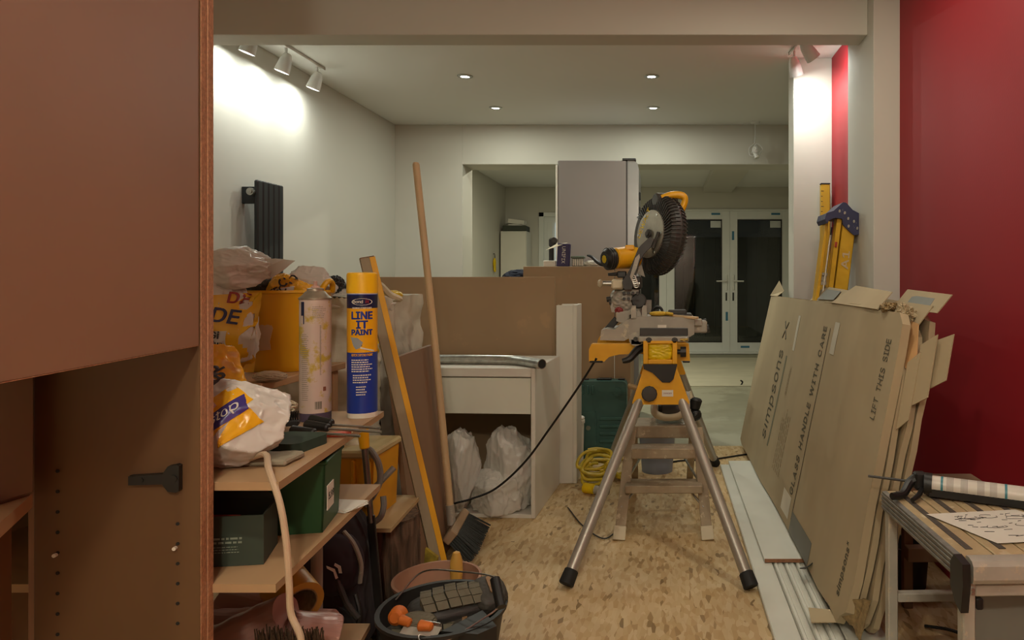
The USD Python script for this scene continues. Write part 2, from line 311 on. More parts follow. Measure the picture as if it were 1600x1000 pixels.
# white door at the far left
d = Th('door_4', 'white panelled door with a lit glass strip in the far left corner', None, (-1.4, YB, 0), kind='structure')
for m in (box(-1.82, -1.75, YB - .03, YB + .05, 0, 2.08), box(-1.05, -.98, YB - .03, YB + .05, 0, 2.08), box(-1.82, -.98, YB - .03, YB + .05, 2.02, 2.08)): d.add('door_frame', m, UPVC)
d.add('door_panel', J(box(-1.75, -1.05, YB + .01, YB + .05, 0, 2.02), box(-1.70, -1.62, YB - .0, YB + .01, 1.55, 1.95)), UPVC)
d.add('glass_strip', box(-1.58, -1.50, YB - .003, YB + .01, 1.3, 1.93), emit('lit_glass', (.6, .8, .9), .8)); d.add('latch', box(-1.70, -1.66, YB - .03, YB + .01, 1.0, 1.16), DGREY)
struct('wall_outside', J([box(-4 + i * .2, -3.805 + i * .2, YB + 3.0, YB + 3.03, 0, 1.9) for i in range(40)]), mat('dark_fence', '#32352f', .9, var=.2), 'dark fence outside the glazed doors')

# ================================================================ LAMPS
LAMPW = mat('lamp_white', '#d8d8d4', .35); GLOW = emit('lamp_glow', (1, 1, .95), 14.)
names = {(0, 0): 'recessed ceiling downlight at front left of the four', (1, 0): 'recessed ceiling downlight at front right of the four', (0, 1): 'recessed ceiling downlight at back left of the four', (1, 1): 'recessed ceiling downlight at back right of the four'}
for (i, j), lb in names.items():
    x, y = (-1.27, -.07)[i] + .0, (4.53, 5.36)[j]
    d = Th('downlight', lb, 'ceiling light', (x, y, 2.4), group=None)
    d.add('bezel', lathe([(.028, 2.401), (.050, 2.401), (.050, 2.397), (.046, 2.394), (.030, 2.393), (.028, 2.395), (.028, 2.401)], (x, y, 0)), STEEL)
    d.add('lens', lathe([(0, 2.3975), (.028, 2.3975), (.028, 2.3955), (0, 2.3955)], (x, y, 0)), GLOW)
    lamp(d.path + '/light', (x - d.loc[0], y - d.loc[1], -.012), (0, 0, -1), DOWN_I, COOL, .027)
def spot(x, y, lb, aim, track_z=2.385, I=SPOT_I, cone=15, col=(.95, 1., .93)):
    s = Th('spotlight', lb, 'spotlight', (x, y, track_z)); a = np.array(aim, float); a /= np.linalg.norm(a); piv = np.array([x, y, track_z - .065])
    s.add('stem', J(cyl((x, y, track_z), piv, .007), cyl(piv - [0, .014, 0], piv + [0, .014, 0], .012)), LAMPW)
    d, u, v = frame_of(a); pr = [(-.035, .010), (-.03, .02), (0, .031), (.04, .037), (.075, .040), (.075, .036), (.06, .034), (-.02, .0)]
    m = lathe([(r, z) for z, r in [(-.035, 0)] + pr[:-1] + [(.055, 0)]], n=24); s.add('lamp_head', basis(m, piv, u, v, d), LAMPW)
    s.add('bulb', basis(lathe([(0, .060), (.031, .060), (.031, .064), (0, .068)], n=20), piv, u, v, d), GLOW)
    lamp(s.path + '/light', piv + a * .085 - s.loc, a, I, col, .028, cone, .35)
def track(pts, lb, w=.03):
    (x0, y0), (x1, y1) = pts; t_ = Th('light_track', lb, 'light track', (x0, y0, 2.4))
    t_.add('rail', beam((x0, y0, 2.392), (x1, y1, 2.392), w, .016), LAMPW); t_.add('end_cap', beam((x1, y1 - .002, 2.392), (x1, y1 + .012, 2.392), w + .006, .02), LAMPW); t_.add('end_cap', beam((x0, y0 - .012, 2.392), (x0, y0 + .002, 2.392), w + .006, .02), LAMPW)
track(((-2.10, 3.45), (-2.10, 4.34)), 'white ceiling track along the left wall')
spot(-2.10, 4.28, 'furthest white spotlight on the left wall track', (-.33, -.02, -.94))
spot(-2.10, 3.93, 'middle white spotlight on the left wall track', (-.33, -.02, -.94))
spot(-2.10, 3.60, 'white spotlight half hidden by the beam on the left track', (-.33, -.02, -.94))
track(((.785, 3.55), (.745, 4.06)), 'white ceiling track beside the lit nib at right')
spot(.746, 3.99, 'lower white spotlight on the right track', (.22, .25, -.75), cone=24, I=260)
spot(.757, 3.72, 'upper white spotlight close under the beam at right', (.6, .3, -.7), cone=24, I=260)
# unseen lamps added to brighten the near room, behind and above the camera
for (x, y, lb, I) in ((-.45, .1, 'added warm downlight out of view over the camera', NEAR_I), (.45, 2.35, 'added warm downlight out of view over the cardboard cartons', REAR_I)):
    d = Th('downlight', lb, 'ceiling light', (x, y, 2.4)); d.add('bezel', lathe([(.036, 2.401), (.052, 2.401), (.048, 2.394), (.036, 2.395), (.036, 2.401)], (x, y, 0)), STEEL); d.add('lens', lathe([(0, 2.398), (.036, 2.398), (.036, 2.396), (0, 2.396)], (x, y, 0)), GLOW)
    lamp(d.path + '/light', (0, 0, -.012), (0, 0, -1), I, WARM, .05)
t = Th('added_pendant', 'added white globe pendant lamp, unseen behind the camera', 'ceiling light', (.1, -.9, 2.4))  # globe added out of view for diffuse light on beam and ceiling
t.add('flex', cyl((.1, -.9, 2.15), (.1, -.9, 2.4), .004), LAMPW); t.add('ceiling_rose', lathe([(0, 2.4), (.045, 2.4), (.04, 2.38), (0, 2.372)], (.1, -.9, 0)), LAMPW); t.add('lampholder', cyl((.1, -.9, 2.11), (.1, -.9, 2.16), .022), LAMPW)
t.add('globe', trimesh.creation.icosphere(3, .075).apply_translation((.1, -.9, 2.04)), emit('globe_glow', WARM, BULB_I), smooth=True)
for (x, y, lb) in ((-1.0, 7.4, 'added unseen downlight of the far room, on its left'), (.9, 7.4, 'added unseen downlight of the far room, on its right')):  # added behind the lintel, out of view, to brighten the far room
    d = Th('downlight', lb, 'ceiling light', (x, y, 2.46)); d.add('bezel', lathe([(.036, 2.461), (.052, 2.461), (.048, 2.454), (.036, 2.455), (.036, 2.461)], (x, y, 0)), STEEL); d.add('lens', lathe([(0, 2.458), (.036, 2.458), (.036, 2.456), (0, 2.456)], (x, y, 0)), GLOW)
    lamp(d.path + '/light', (0, 0, -.012), (0, 0, -1), FAR_I, (1, .95, .72), .034)
spot(.86, 1.72, 'white ceiling spotlight washing the red wall', (.3, .1, -.55), I=170, col=WARM, cone=30)
# pendant flex at the far wall
t = Th('pendant_fitting', 'bare white pendant lampholder with knotted flex by the far opening', 'light fitting', (.77, 5.9, 2.4))
t.add('flex', tube([(.77, 5.85, 2.4), (.772, 5.85, 2.3), (.765, 5.85, 2.22)], .004), LAMPW); t.add('rose', lathe([(0, 2.4), (.04, 2.4), (.035, 2.385), (0, 2.38)], (.77, 5.85, 0)), LAMPW)
t.add('lampholder', J(blob((.775, 5.85, 2.165), (.03, .03, .04), 3, .15), cyl((.775, 5.85, 2.14), (.785, 5.84, 2.10), .02)), LAMPW)
t.add('flex', tube([(.765, 5.85, 2.22), (.72, 5.84, 2.18), (.73, 5.84, 2.12), (.80, 5.85, 2.13), (.83, 5.85, 2.18), (.78, 5.85, 2.22), (.74, 5.85, 2.14)], .004), LAMPW)

# radiator
RADM = mat('anthracite', '#2b2f31', .4, .2, var=.05)
t = Th('radiator', 'tall anthracite flat tube radiator on the left white wall', 'radiator', (-2.2, 3.9, .5))
for i in range(5): t.add('flat_tube', box(-2.186, -2.162, 3.765 + i * .052, 3.812 + i * .052, .5, 1.625, .006), RADM)
for z in (.56, 1.56): t.add('header', cyl((-2.195, 3.77, z), (-2.195, 4.02, z), .016), RADM)
for z in (.7, 1.50): t.add('bracket', box(-2.26, -2.19, 3.78, 3.81, z, z + .09), RADM)
t.add('bleed_valve', J(cyl((-2.195, 3.77, 1.56), (-2.195, 3.745, 1.56), .02), cyl((-2.195, 3.745, 1.56), (-2.195, 3.74, 1.56), .012)), STEEL, label='bright metal end valve')

# ================================================================ FAR ROOM AND COUNTER
t = Th('tall_fridge', 'tall grey fridge seen from the side behind the brown counter', 'fridge', (-.5, 5.5, 0))
FR = mat('fridge_grey', '#8d8683', .38, .35, var=.04, vs=2); FRD = mat('fridge_door', '#9a9896', .3, .4, var=.04)
t.add('cabinet', box(-.785, -.268, 5.28, 5.86, .03, 1.985, .006), FR)
prof = [(-.262, .05), (-.185, .05), (-.178, .08), (-.178, 1.93), (-.188, 1.965), (-.21, 1.985), (-.262, 1.985)]
t.add('door', prism(prof, 5.29, 5.86), FRD); t.add('door_seal', box(-.268, -.262, 5.285, 5.86, .05, 1.98, 0), DGREY)
t.add('hinge', box(-.30, -.2, 5.27, 5.35, 1.985, 2.0), DGREY); t.add('packing_strip', box(-.80, -.785, 5.27, 5.34, .1, 1.95), PAPER, label='white packing strip on the edge')
for i in range(5): t.add('handle_clip', box(-.178, -.165, 5.30, 5.34, 1.25 + i * .11, 1.31 + i * .11, .006), DGREY)
for z in (0, ): t.add('foot', J(cyl((-.7, 5.4, 0), (-.7, 5.4, .03), .025), cyl((-.3, 5.4, 0), (-.3, 5.4, .03), .025), cyl((-.7, 5.8, 0), (-.7, 5.8, .03), .025), cyl((-.3, 5.8, 0), (-.3, 5.8, .03), .025)), RUB)
t = Th('breakfast_counter', 'brown raw fibreboard counter front standing before the tall fridge', 'counter', (-.5, 4.65, 0))
t.add('front_panel', box(-.87, -.30, 4.40, 4.418, 0, 1.172), MDF); t.add('front_panel', box(-.297, -.20, 4.402, 4.42, 0, 1.172), MDF)
t.add('counter_top', box(-.87, -.20, 4.418, 4.95, 1.152, 1.172), MDF); t.add('end_panel', box(-.22, -.20, 4.42, 4.95, 0, 1.152), MDF); t.add('end_panel', box(-.87, -.85, 4.418, 4.95, 0, 1.152), MDF)
t.add('edge_strip', box(-.302, -.297, 4.396, 4.404, 0, .8), WMEL)
# things on the counter
PURP = mat('purple_card', '#2c2150', .5, var=.08)
t = Th('fixings_box', 'narrow purple fixings box with white lettering on the counter', 'box', (-.63, 4.47, 1.172))
t.add('carton', rot(box(-.668, -.59, 4.44, 4.49, 1.1725, 1.318, .003), 3, 'y', (-.63, 4.47, 1.172)), PURP)
t.add('lettering', rot(text('UNIFIX', .022, (-.638, 4.439, 1.302), (0, 0, -1), (1, 0, 0)), 3, 'y', (-.63, 4.47, 1.172)), PAPER)
t.add('flap', J(hull([(-.668, 4.45, 1.316), (-.60, 4.45, 1.322), (-.668, 4.453, 1.318), (-.60, 4.453, 1.324), (-.70, 4.42, 1.285), (-.73, 4.40, 1.275), (-.70, 4.422, 1.287)])), CREAM)
t = Th('clear_tub', 'clear ribbed plastic tub with green lid on the counter', 'tub', (-.53, 4.5, 1.172))
t.add('tub_body', box(-.575, -.50, 4.46, 4.53, 1.1725, 1.225, .008), mat('frosted', '#a8a79c', .2, var=.2, vs=60)); t.add('lid', box(-.58, -.495, 4.455, 4.535, 1.225, 1.24, .004), mat('sage_lid', '#5d6a5c', .5))
for i in range(5): t.add('rib', box(-.568 + i * .014, -.562 + i * .014, 4.455, 4.46, 1.178, 1.222), PAPER)
solo('folded_cloth', blob((-.455, 4.52, 1.19), (.05, .05, .022), 7, .2, flat=1.1725), PAPER, 'small white crumpled cloth beside the clear tub', 'cloth')
solo('strap', tube([(-.48, 4.5, 1.245), (-.45, 4.48, 1.235), (-.41, 4.46, 1.2), (-.37, 4.47, 1.185), (-.30, 4.48, 1.187), (-.26, 4.5, 1.187)], [.006, .01, .012, .014, .014, .01]), BLK, 'black webbing strap trailing across the counter', 'strap')
t = Th('tape_gun', 'black tape dispenser standing at the left end of the counter', 'tape dispenser', (-.71, 4.55, 1.172))
t.add('grip', J(box(-.735, -.705, 4.55, 4.58, 1.1725, 1.30, .008), box(-.735, -.69, 4.545, 4.585, 1.30, 1.36, .01)), BLK); t.add('roller', cyl((-.70, 4.54, 1.345), (-.70, 4.59, 1.345), .018), DGREY)
solo('white_carton', box(-.755, -.675, 4.46, 4.53, 1.1725, 1.212, .004), PAPER, 'low white carton left of the purple box', 'carton')
solo('navy_jacket', blob((-.98, 4.9, 1.105), (.13, .1, .055), 5, .2, flat=1.05), mat('navy_cloth', '#171b2c', .9, var=.2), 'dark navy jacket heaped behind the lower brown board', 'jacket')
solo('packing_case', box(-1.2, -.9, 4.7, 5.1, 0, 1.05, .005), CARD, 'cardboard packing case hidden behind the lower brown board', 'packing case')
# far left white cabinet
t = Th('white_cabinet', 'tall plain white cabinet in the far room corner', 'cabinet', (-2.1, 10.1, 0))
t.add('carcass', box(-2.30, -1.93, 10.0, 10.38, 0, 1.78, .004), WMEL); t.add('door', box(-2.295, -1.935, 9.98, 9.999, .05, 1.77, .004), WMEL)
t = Th('storage_tray', 'dark tray of papers on top of the tall white cabinet', 'tray', (-2.1, 10.1, 1.78))
t.add('tray', box(-2.27, -1.94, 10.0, 10.3, 1.781, 1.86, .006), mat('dark_olive', '#3c3f33', .7)); t.add('papers', rot(J(box(-2.2, -2.0, 10.05, 10.25, 1.861, 1.885), rot(box(-2.21, -1.98, 10.05, 10.25, 1.885, 1.95), 8, 'y', (-2.1, 10.1, 1.885))), 0), PAPER)
t = Th('yellow_glove', 'yellow work glove hanging on the far left wall', 'glove', (-2.3, 9.6, 1.25))
t.add('palm', blob((-2.30, 9.65, 1.32), (.02, .045, .07), 2, .12), YEL3); 
for i in range(4): t.add('finger', cyl((-2.30, 9.62 + i * .02, 1.28), (-2.295, 9.615 + i * .023, 1.19 + .012 * abs(i - 1.5)), .011, .009, bev=.003), YEL3)
t.add('hook', tube([(-2.32, 9.65, 1.44), (-2.30, 9.65, 1.44), (-2.295, 9.65, 1.37)], .005), BLK)

# ================================================================ ISLAND: white base unit, boards, post
solo('fibreboard_panel', J(box(-1.55, -.583, 3.815, 3.833, 0, 1.105)), MDF, 'wide brown fibreboard panel standing behind the white base unit', 'board')
t = Th('base_unit', 'white kitchen base unit without doors, polythene bags in its lower half', 'kitchen unit', (-.58, 3.21, 0), -3.4, local=True)
W, Dp, HT = .85, .54, .685
t.add('side_panel', box(-.02, 0, 0, Dp, 0, HT), WMEL); t.add('side_panel', box(-W, -W + .018, 0, Dp, 0, HT), WMEL); t.add('bottom_panel', box(-W + .018, -.02, 0, Dp, .0, .018), WMEL)
t.add('top_rail', box(-W + .018, -.02, 0, .018, .645, HT), WMEL); t.add('top_panel', box(-W + .018, -.02, .018, Dp, .667, .685), WMEL)
t.add('drawer_front', box(-W + .02, -.022, .004, .022, .475, .64, .002), mat('drawer_white', '#d9dacb', .35, var=.02))
t = Th('boxed_post', 'tall narrow white boxed post at the right end of the base unit', 'post', (-.51, 3.85, 0))
t.add('face_panel', box(-.568, -.478, 3.765, 3.783, 0, .953), WMEL); t.add('side_panel', box(-.478, -.458, 3.765, 3.99, 0, .955), WMEL); t.add('back_panel', box(-.568, -.478, 3.97, 3.988, 0, .953), WMEL)
t.add('saw_dust', J([box(-.56 + .02 * i, -.553 + .02 * i, 3.768, 3.776, .953, .957) for i in (0, 1, 4)]), CREAM, kind='stuff')
t = Th('conduit_pipe', 'bent galvanised steel pipe lying on top of the white base unit', 'pipe', (-.9, 3.33, .685))
pp = np.array([(-1.32, 3.40, .708), (-1.0, 3.375, .708), (-.80, 3.36, .708), (-.70, 3.34, .708), (-.62, 3.27, .708), (-.545, 3.185, .708)])
sp = spline(pp, 10); t.add('pipe_wall', tube(sp, .0225, 20, 0), STEEL)
e = sp[-1]; dd = sp[-1] - sp[-2]; dd /= np.linalg.norm(dd)
t.add('bore', cyl(e - dd * .002, e + dd * .0006, .0195), RUB, label='dark open end')
t.add('rim', basis(lathe([(.0195, 0), (.0228, 0), (.0228, .004), (.0195, .004), (.0195, 0)], n=24), e - dd * .003, frame_of(dd)[1], frame_of(dd)[2], dd), STEEL)
def polybag(c, r, lb, seed, flat=.02, planes=20):
    m = crumple(c, r, seed, planes, .78, .10, 1.6, 5, flat, 2.8, .03)
    return solo('polythene_bag', m, POLY, lb, 'plastic bag', smooth=40)
polybag((-.715, 3.33, .175), (.125, .12, .20), 'large crumpled clear polythene bag filling the right of the base unit', 11)
polybag((-.76, 3.25, .10), (.12, .07, .115), 'low crumpled clear polythene bag spilling over the front of the base unit', 37)
polybag((-.95, 3.30, .20), (.10, .11, .205), 'upright crumpled clear polythene bag at the left of the base unit', 23)

# ================================================================ SAW STAND
t = Th('saw_stand', 'yellow and silver folding mitre saw stand on four splayed legs', 'saw stand', (0, 3.2, 0)); SILV = mat('leg_silver', '#a8a298', .4, .55, var=.08)
def leg(a, b, lb=None):
    a, b = np.array(a, float), np.array(b, float); d = (b - a) / np.linalg.norm(b - a)
    p = t.add('leg', cyl(a, b - d * .04, .0205, .0215, 20), SILV); t.add('rubber_foot', cyl(b - d * .055, b, .0255, .0275, 20, .004), RUB, under=p)
def foot(px, py, k): 
    p = P(px, py, k); p[2] = .012; return p
leg((-.088, 2.87, .61), foot(884, 918, .00226)); leg((.074, 2.87, .61), foot(1174, 924, .00224))
leg((-.085, 3.62, .64), (-.315, 4.12, .012)); leg((.085, 3.62, .64), (.312, 4.12, .012))
br = [(-.076, .733), (.058, .733), (.110, .592), (.104, .585), (-.118, .585), (-.122, .592)]
t.add('leg_bracket', prism(br, 2.845, 2.895), YEL); t.add('leg_bracket', prism([(x + .008, z + .02) for x, z in br], 3.59, 3.64), YEL)
t.add('lock_knob', J(lathe([(0, 0), (.014, 0), (.014, .018), (.03, .02), (.032, .035), (.028, .042), (0, .044)], n=12)).apply_transform(np.array([[1, 0, 0, -.052], [0, 0, -1, 2.845], [0, 1, 0, .634], [0, 0, 0, 1.]])), DGREY)
t.add('rating_label', box(-.002, .044, 2.8435, 2.8449, .618, .644, 0), PAPER); t.add('label_print', text('DANGER', .006, (.004, 2.8434, .628), (1, 0, 0), (0, 0, 1)), mat('label_red', '#8a3a3a', .6))
t.add('plastic_hopper', prism([(-.078, .748), (.06, .748), (.055, .73), (.045, .69), (.03, .676), (.0, .676), (-.04, .715), (-.075, .73)], 2.835, 2.9), BLK)
for x0, x1, z0, z1 in ((-.078, -.058, .748, .842), (.040, .06, .748, .842), (-.058, .04, .748, .766), (-.058, .04, .83, .842)): t.add('end_frame', box(x0, x1, 2.85, 2.9, z0, z1), YEL)
t.add('yellow_bag', blob((-.009, 2.885, .797), (.05, .03, .034), 4, .12, e=6), YEL3, label='crumpled bright yellow plastic in the beam end'); t.add('beam', box(-.058, .042, 2.9, 3.66, .75, .80, .004), SILV)
t.add('support_plate', box(-.10, .108, 2.86, 2.93, .836, .86, .005), GREY); t.add('work_stop', box(-.092, .104, 2.862, 2.885, .862, .893, .002), DGREY)
for x in (-.055, .05): t.add('bolt', J(cyl((x, 2.858, .843), (x, 2.85, .843), .010, n=6), cyl((x, 2.86, .843), (x, 2.857, .843), .013)), DGREY)
t.add('wing_nut', J(cyl((.072, 2.855, .846), (.104, 2.855, .848), .005), cyl((.088, 2.86, .846), (.088, 2.85, .846), .006)), mat('brass', '#9a8248', .35, .9))
t.add('pivot_lug', J(cyl((-.11, 2.90, .845), (-.11, 2.92, .845), .028), box(-.13, -.085, 2.90, 2.92, .822, .845)), GREY); t.add('pivot_hole', cyl((-.11, 2.897, .845), (-.11, 2.9, .845), .010), DGREY)
arm = [(P(px, py, .0027)[0], P(px, py, .0027)[2]) for px, py in [(925, 537), (1076, 537), (1078, 563), (1063, 563), (1056, 555), (1000, 552), (968, 553), (952, 557), (945, 564), (921, 564), (921, 545)]]
for y in (2.95, 3.33):
    b_ = t.add('mounting_bracket', prism(arm, y, y + .055), YEL)
    t.add('clamp_lever', J(tube([(-.055, y - .01, .815), (-.10, y - .03, .80), (-.135, y - .05, .765), (-.165, y - .055, .755)], [.016, .018, .015, .010], 10), cyl((-.055, y - .03, .82), (-.055, y + .02, .82), .022)), BLK, under=b_)
    t.add('bracket_foot', J(box(-.305, -.25, y - .003, y + .058, .742, .75), box(.085, .115, y - .003, y + .058, .742, .75)), BLK, under=b_)
t.add('side_knob', J(cyl((.075, 2.93, .79), (.098, 2.93, .79), .022, n=10), cyl((.05, 2.93, .79), (.08, 2.93, .79), .01)), BLK)
t.add('leg_pin', cyl((-.145, 3.15, .615), (-.07, 3.0, .615), .012), mat('dusty_wood_pin', '#a8875a', .7))

# ================================================================ MITRE SAW
t = Th('mitre_saw', 'yellow and grey sliding mitre saw with black ribbed blade guard on the stand', 'mitre saw', (0, 3.15, .825))
KS = 3.15 / F
def S(px, py, dy=0.): return P(px, py, (3.15 + dy) / F)
def sxz(l): return [(S(a, b)[0], S(a, b)[2]) for a, b in l]
t.add('base_casting', prism(sxz([(941, 528), (943, 513), (950, 511), (963, 512), (972, 505), (982, 497), (1000, 492), (1083, 494), (1083, 519), (1076, 523), (1004, 523), (995, 529), (985, 525), (978, 529)]), 3.03, 3.30), GREY, smooth=40)
t.add('base_table', prism(sxz([(965, 500), (965, 486), (1000, 484), (1005, 494), (985, 498), (975, 503)]), 3.06, 3.27), GREY)
t.add('turntable', lathe([(0, 0), (.13, 0), (.135, .008), (.13, .018), (0, .018)], (S(1035, 494)[0], 3.17, S(1035, 494)[2] - .012), 40), GREY)
for px in (992, 1008): t.add('fence', prism(sxz([(px - 4, 495), (px - 4, 480), (px - 2, 476), (px + 3, 476), (px + 4, 495)]), 3.02 + (px - 992) * .002, 3.05 + (px - 992) * .002), GREY)
t.add('fence', box(-.10, -.05, 3.26, 3.28, S(0, 492)[2], S(0, 470)[2]), GREY)
ck = S(1027, 487, -.02); t.add('clamp_wheel', J(trimesh.creation.torus(.022, .006).apply_transform(trimesh.transformations.rotation_matrix(math.pi / 2, [1, 0, 0])).apply_translation(ck), cyl(ck + [0, .01, 0], ck - [0, .02, 0], .009)), BLK)
t.add('mitre_lock', J(box(S(1080, 0)[0], S(1104, 0)[0], 3.10, 3.18, S(0, 519)[2], S(0, 500)[2], .006), box(S(1083, 0)[0], S(1096, 0)[0], 3.08, 3.12, S(0, 508)[2], S(0, 497)[2], .004)), GREY)
t.add('mitre_handle', J(cyl(S(1094, 517), S(1108, 513), .014, .018), cyl(S(1090, 505), S(1104, 500), .008)), DGREY)
t.add('dark_slot', J(box(S(1018, 0)[0], S(1080, 0)[0], 3.05, 3.2, S(0, 493)[2], S(0, 489)[2]), box(S(1044, 0)[0], S(1072, 0)[0], 3.06, 3.12, S(0, 490)[2], S(0, 483)[2], .004)), DGREY)
t.add('side_label', box(S(1028, 0)[0], S(1041, 0)[0], 3.028, 3.0302, S(0, 512)[2], S(0, 505)[2], 0), PAPER); t.add('adjuster', box(S(985, 0)[0], S(994, 0)[0], 3.055, 3.065, S(0, 498)[2], S(0, 490)[2], .003), DGREY)
t.add('red_trigger', blob(S(967, 485, -.08), (.018, .012, .014), 6, .2), mat('red_plastic', '#7d2320', .4))
t.add('rear_strut', beam(S(945, 520), S(964, 498), .03, .012, (0, 1, 0)), DGREY)
# column, rails, bevel
t.add('rear_column', J(blob(S(975, 470), (.062, .06, .055), 8, .1, e=3), prism(sxz([(957, 487), (955, 478), (966, 456), (985, 450), (998, 452), (1000, 487)]), 3.10, 3.2)), GREY)
t.add('bevel_scale', J(cyl(S(998, 470, -.06), S(998, 470, .06), .034, bev=.006), cyl(S(998, 470, -.065), S(998, 470, -.06), .02)), DGREY)
t.add('bevel_lever', J(cyl(S(948, 468, -.03), S(962, 466, -.03), .012), cyl(S(952, 472, -.03), S(966, 470, -.03), .014)), DGREY)
for dy in (-.05, .05): t.add('slide_rail', cyl(S(942, 443, dy), S(1000, 443, dy), .0115), STEEL)
t.add('rail_end', J(cyl(S(934, 443, -.05), S(941, 443, -.05), .017, .019, bev=.006), cyl(S(934, 443, .05), S(941, 443, .05), .017, .019, bev=.006), box(S(936, 0)[0], S(940, 0)[0], 3.1, 3.2, S(0, 446)[2], S(0, 440)[2])), CREAM)
t.add('rail_housing', box(S(957, 0)[0], S(976, 0)[0], 3.075, 3.225, S(0, 452)[2], S(0, 436)[2], .008), CREAM)
t.add('carriage', J(box(S(974, 0)[0], S(1003, 0)[0], 3.09, 3.21, S(0, 452)[2], S(0, 432)[2], .008), box(S(985, 0)[0], S(1000, 0)[0], 3.12, 3.24, S(0, 480)[2], S(0, 452)[2], .006)), DGREY)
t.add('lock_lever', J(cyl(S(950, 429, -.07), S(968, 428, -.06), .006, .009), box(S(966, 0)[0], S(980, 0)[0], 3.07, 3.1, S(0, 434)[2], S(0, 424)[2], .004)), BLK)
# arm
armp = sxz([(977, 452), (974, 440), (986, 420), (998, 390), (1003, 384), (1016, 372), (1022, 376), (1017, 388), (1008, 396), (1000, 410), (992, 440), (988, 452)])
t.add('pivot_arm', prism(armp, 3.06, 3.10), DGREY); t.add('arm_cover', prism(sxz([(986, 432), (994, 404), (1000, 398), (1001, 403), (996, 420), (988, 438)]), 3.045, 3.06), GREY)
t.add('splitter', hull([S(1000, 405, 0), S(1008, 433, 0), S(990, 425, 0), S(1000, 405, .006), S(1008, 433, .006), S(990, 425, .006)]), GREY)
t.add('spring', J([trimesh.creation.torus(.010, .003).apply_transform(trimesh.transformations.rotation_matrix(math.pi / 2, [1, 0, 0])).apply_translation(S(990 + i, 434 + 3 * i, -.09)) for i in range(5)]), STEEL)
# guard: thick ribbed disc, axis to the left and towards us
ax = np.array([-.83, -.54, .10]); ax /= np.linalg.norm(ax); c0 = S(1030, 368); u = np.cross([0, 0, 1.], ax); u /= np.linalg.norm(u); v = np.cross(ax, u); Rg = .178
def G(m): return basis(m, c0, u, v, ax)
t.add('guard_shell', G(lathe([(0, -.045), (.12, -.045), (.155, -.04), (.172, -.024), (Rg, 0), (.172, .024), (.155, .038), (.12, .043), (0, .043)], n=48)), mat('guard_grey', '#3c3935', .42, var=.1, vs=20), smooth=25)
ribs = []
for i in range(44):
    a = math.radians(-112 + i * 5.9); m = hull([(math.cos(a + s * .016 + tw * .10) * r, math.sin(a + s * .016 + tw * .10) * r, z) for s in (-1, 1) for r, z, tw in ((.112, .043, 0), (.112, .049, 0), (.158, .037, 1), (.160, .0435, 1))]); ribs.append(m)
    ribs.append(hull([(math.cos(a + .1 + s * .014) * r, math.sin(a + .1 + s * .014) * r, z) for s in (-1, 1) for r, z in ((.157, .038), (.162, .043), (.174, .020), (.178, .022), (.176, .004), (.181, .006))]))
    ribs.append(hull([(math.cos(a + .1 + s * .014) * r, math.sin(a + .1 + s * .014) * r, z) for s in (-1, 1) for r, z in ((.157, -.038), (.162, -.043), (.174, -.020), (.178, -.022), (.176, -.008), (.181, -.008))]))
t.add('guard_ribs', G(J(ribs)), DGREY, kind='stuff', label='raised ribs of the dark guard')
t.add('guard_plate', G(prism([(math.cos(a) * r, math.sin(a) * r) for a, r in zip(np.radians(np.arange(0, 360, 10)), [.108] * 36)], .043, .051, 'z')), mat('guard_plate', '#a09a8c', .35, .6, var=.15, vs=15))
for a in range(0, 360, 60): t.add('plate_screw', G(cyl((math.cos(math.radians(a)) * .095, math.sin(math.radians(a)) * .095, .050), (math.cos(math.radians(a)) * .095, math.sin(math.radians(a)) * .095, .054), .0065, n=10)), STEEL)
t.add('guard_lettering', G(J(text('DEWALT', .026, (-.085, -.02, .0505), (.5, .866, 0), (-.866, .5, 0), bold=True))), YEL3)
t.add('blade_nut', G(J(cyl((0, 0, .05), (0, 0, .062), .02, n=12), cyl((0, 0, .062), (0, 0, .068), .012))), DGREY)
t.add('guard_link', beam(S(1020, 388, -.085), S(1029, 362, -.10), .014, .01, (0, 1, 0)), DGREY)
t.add('nose_cover', G(J(cyl((.01, .155, .0), (.01, .155, .046), .035, .03, bev=.006))), mat('guard_grey', '#3c3935'), label='black nose of the guard')
t.add('yellow_tab', G(box(.0, .022, .163, .178, .024, .034)), YEL3)
h = [S(1034, 310, -.03), S(1050, 305, -.03), S(1066, 306, -.03), S(1070, 314, -.03), S(1064, 330, -.03)]
t.add('handle', J(tube(h, [.016, .017, .017, .015, .016], 12), tube([S(1056, 322, -.03), S(1060, 335, -.03), S(1064, 328, -.03)], .012, 10)), YEL); t.add('trigger', box(S(1052, 0)[0], S(1059, 0)[0], 3.11, 3.13, S(0, 320)[2], S(0, 312)[2], .003), BLK)
m0, m1 = S(986, 402, -.02), S(944, 405, -.10); md = (m1 - m0) / np.linalg.norm(m1 - m0)
t.add('motor', cyl(m0, m0 + md * .088, .050, .047, 28, .006), YEL); t.add('motor_cap', cyl(m0 + md * .086, m0 + md * .138, .049, .046, 12, .012), BLK)
t.add('motor_badge', cyl(m0 + md * .137, m0 + md * .1395, .018, n=8), YEL3)
t.add('motor_lettering', basis(meshkit.text_mesh('DEWALT', .007, .0006), m0 + md * .1398 + [.014, 0, -.013], *(lambda q: (np.cross([0, 0, 1.], q) / np.linalg.norm(np.cross([0, 0, 1.], q)), np.array([0, 0, 1.])))(md)), BLK)
t.add('motor_vent', J([cyl(m0 + md * (.098 + .011 * i), m0 + md * (.102 + .011 * i), .0492) for i in range(3)]), DGREY)
t.add('gear_case', J(cyl(m0 - md * .03, m0 + md * .005, .044, .05), box(S(978, 0)[0], S(992, 0)[0], 3.08, 3.14, S(0, 392)[2], S(0, 384)[2], .004)), YEL)
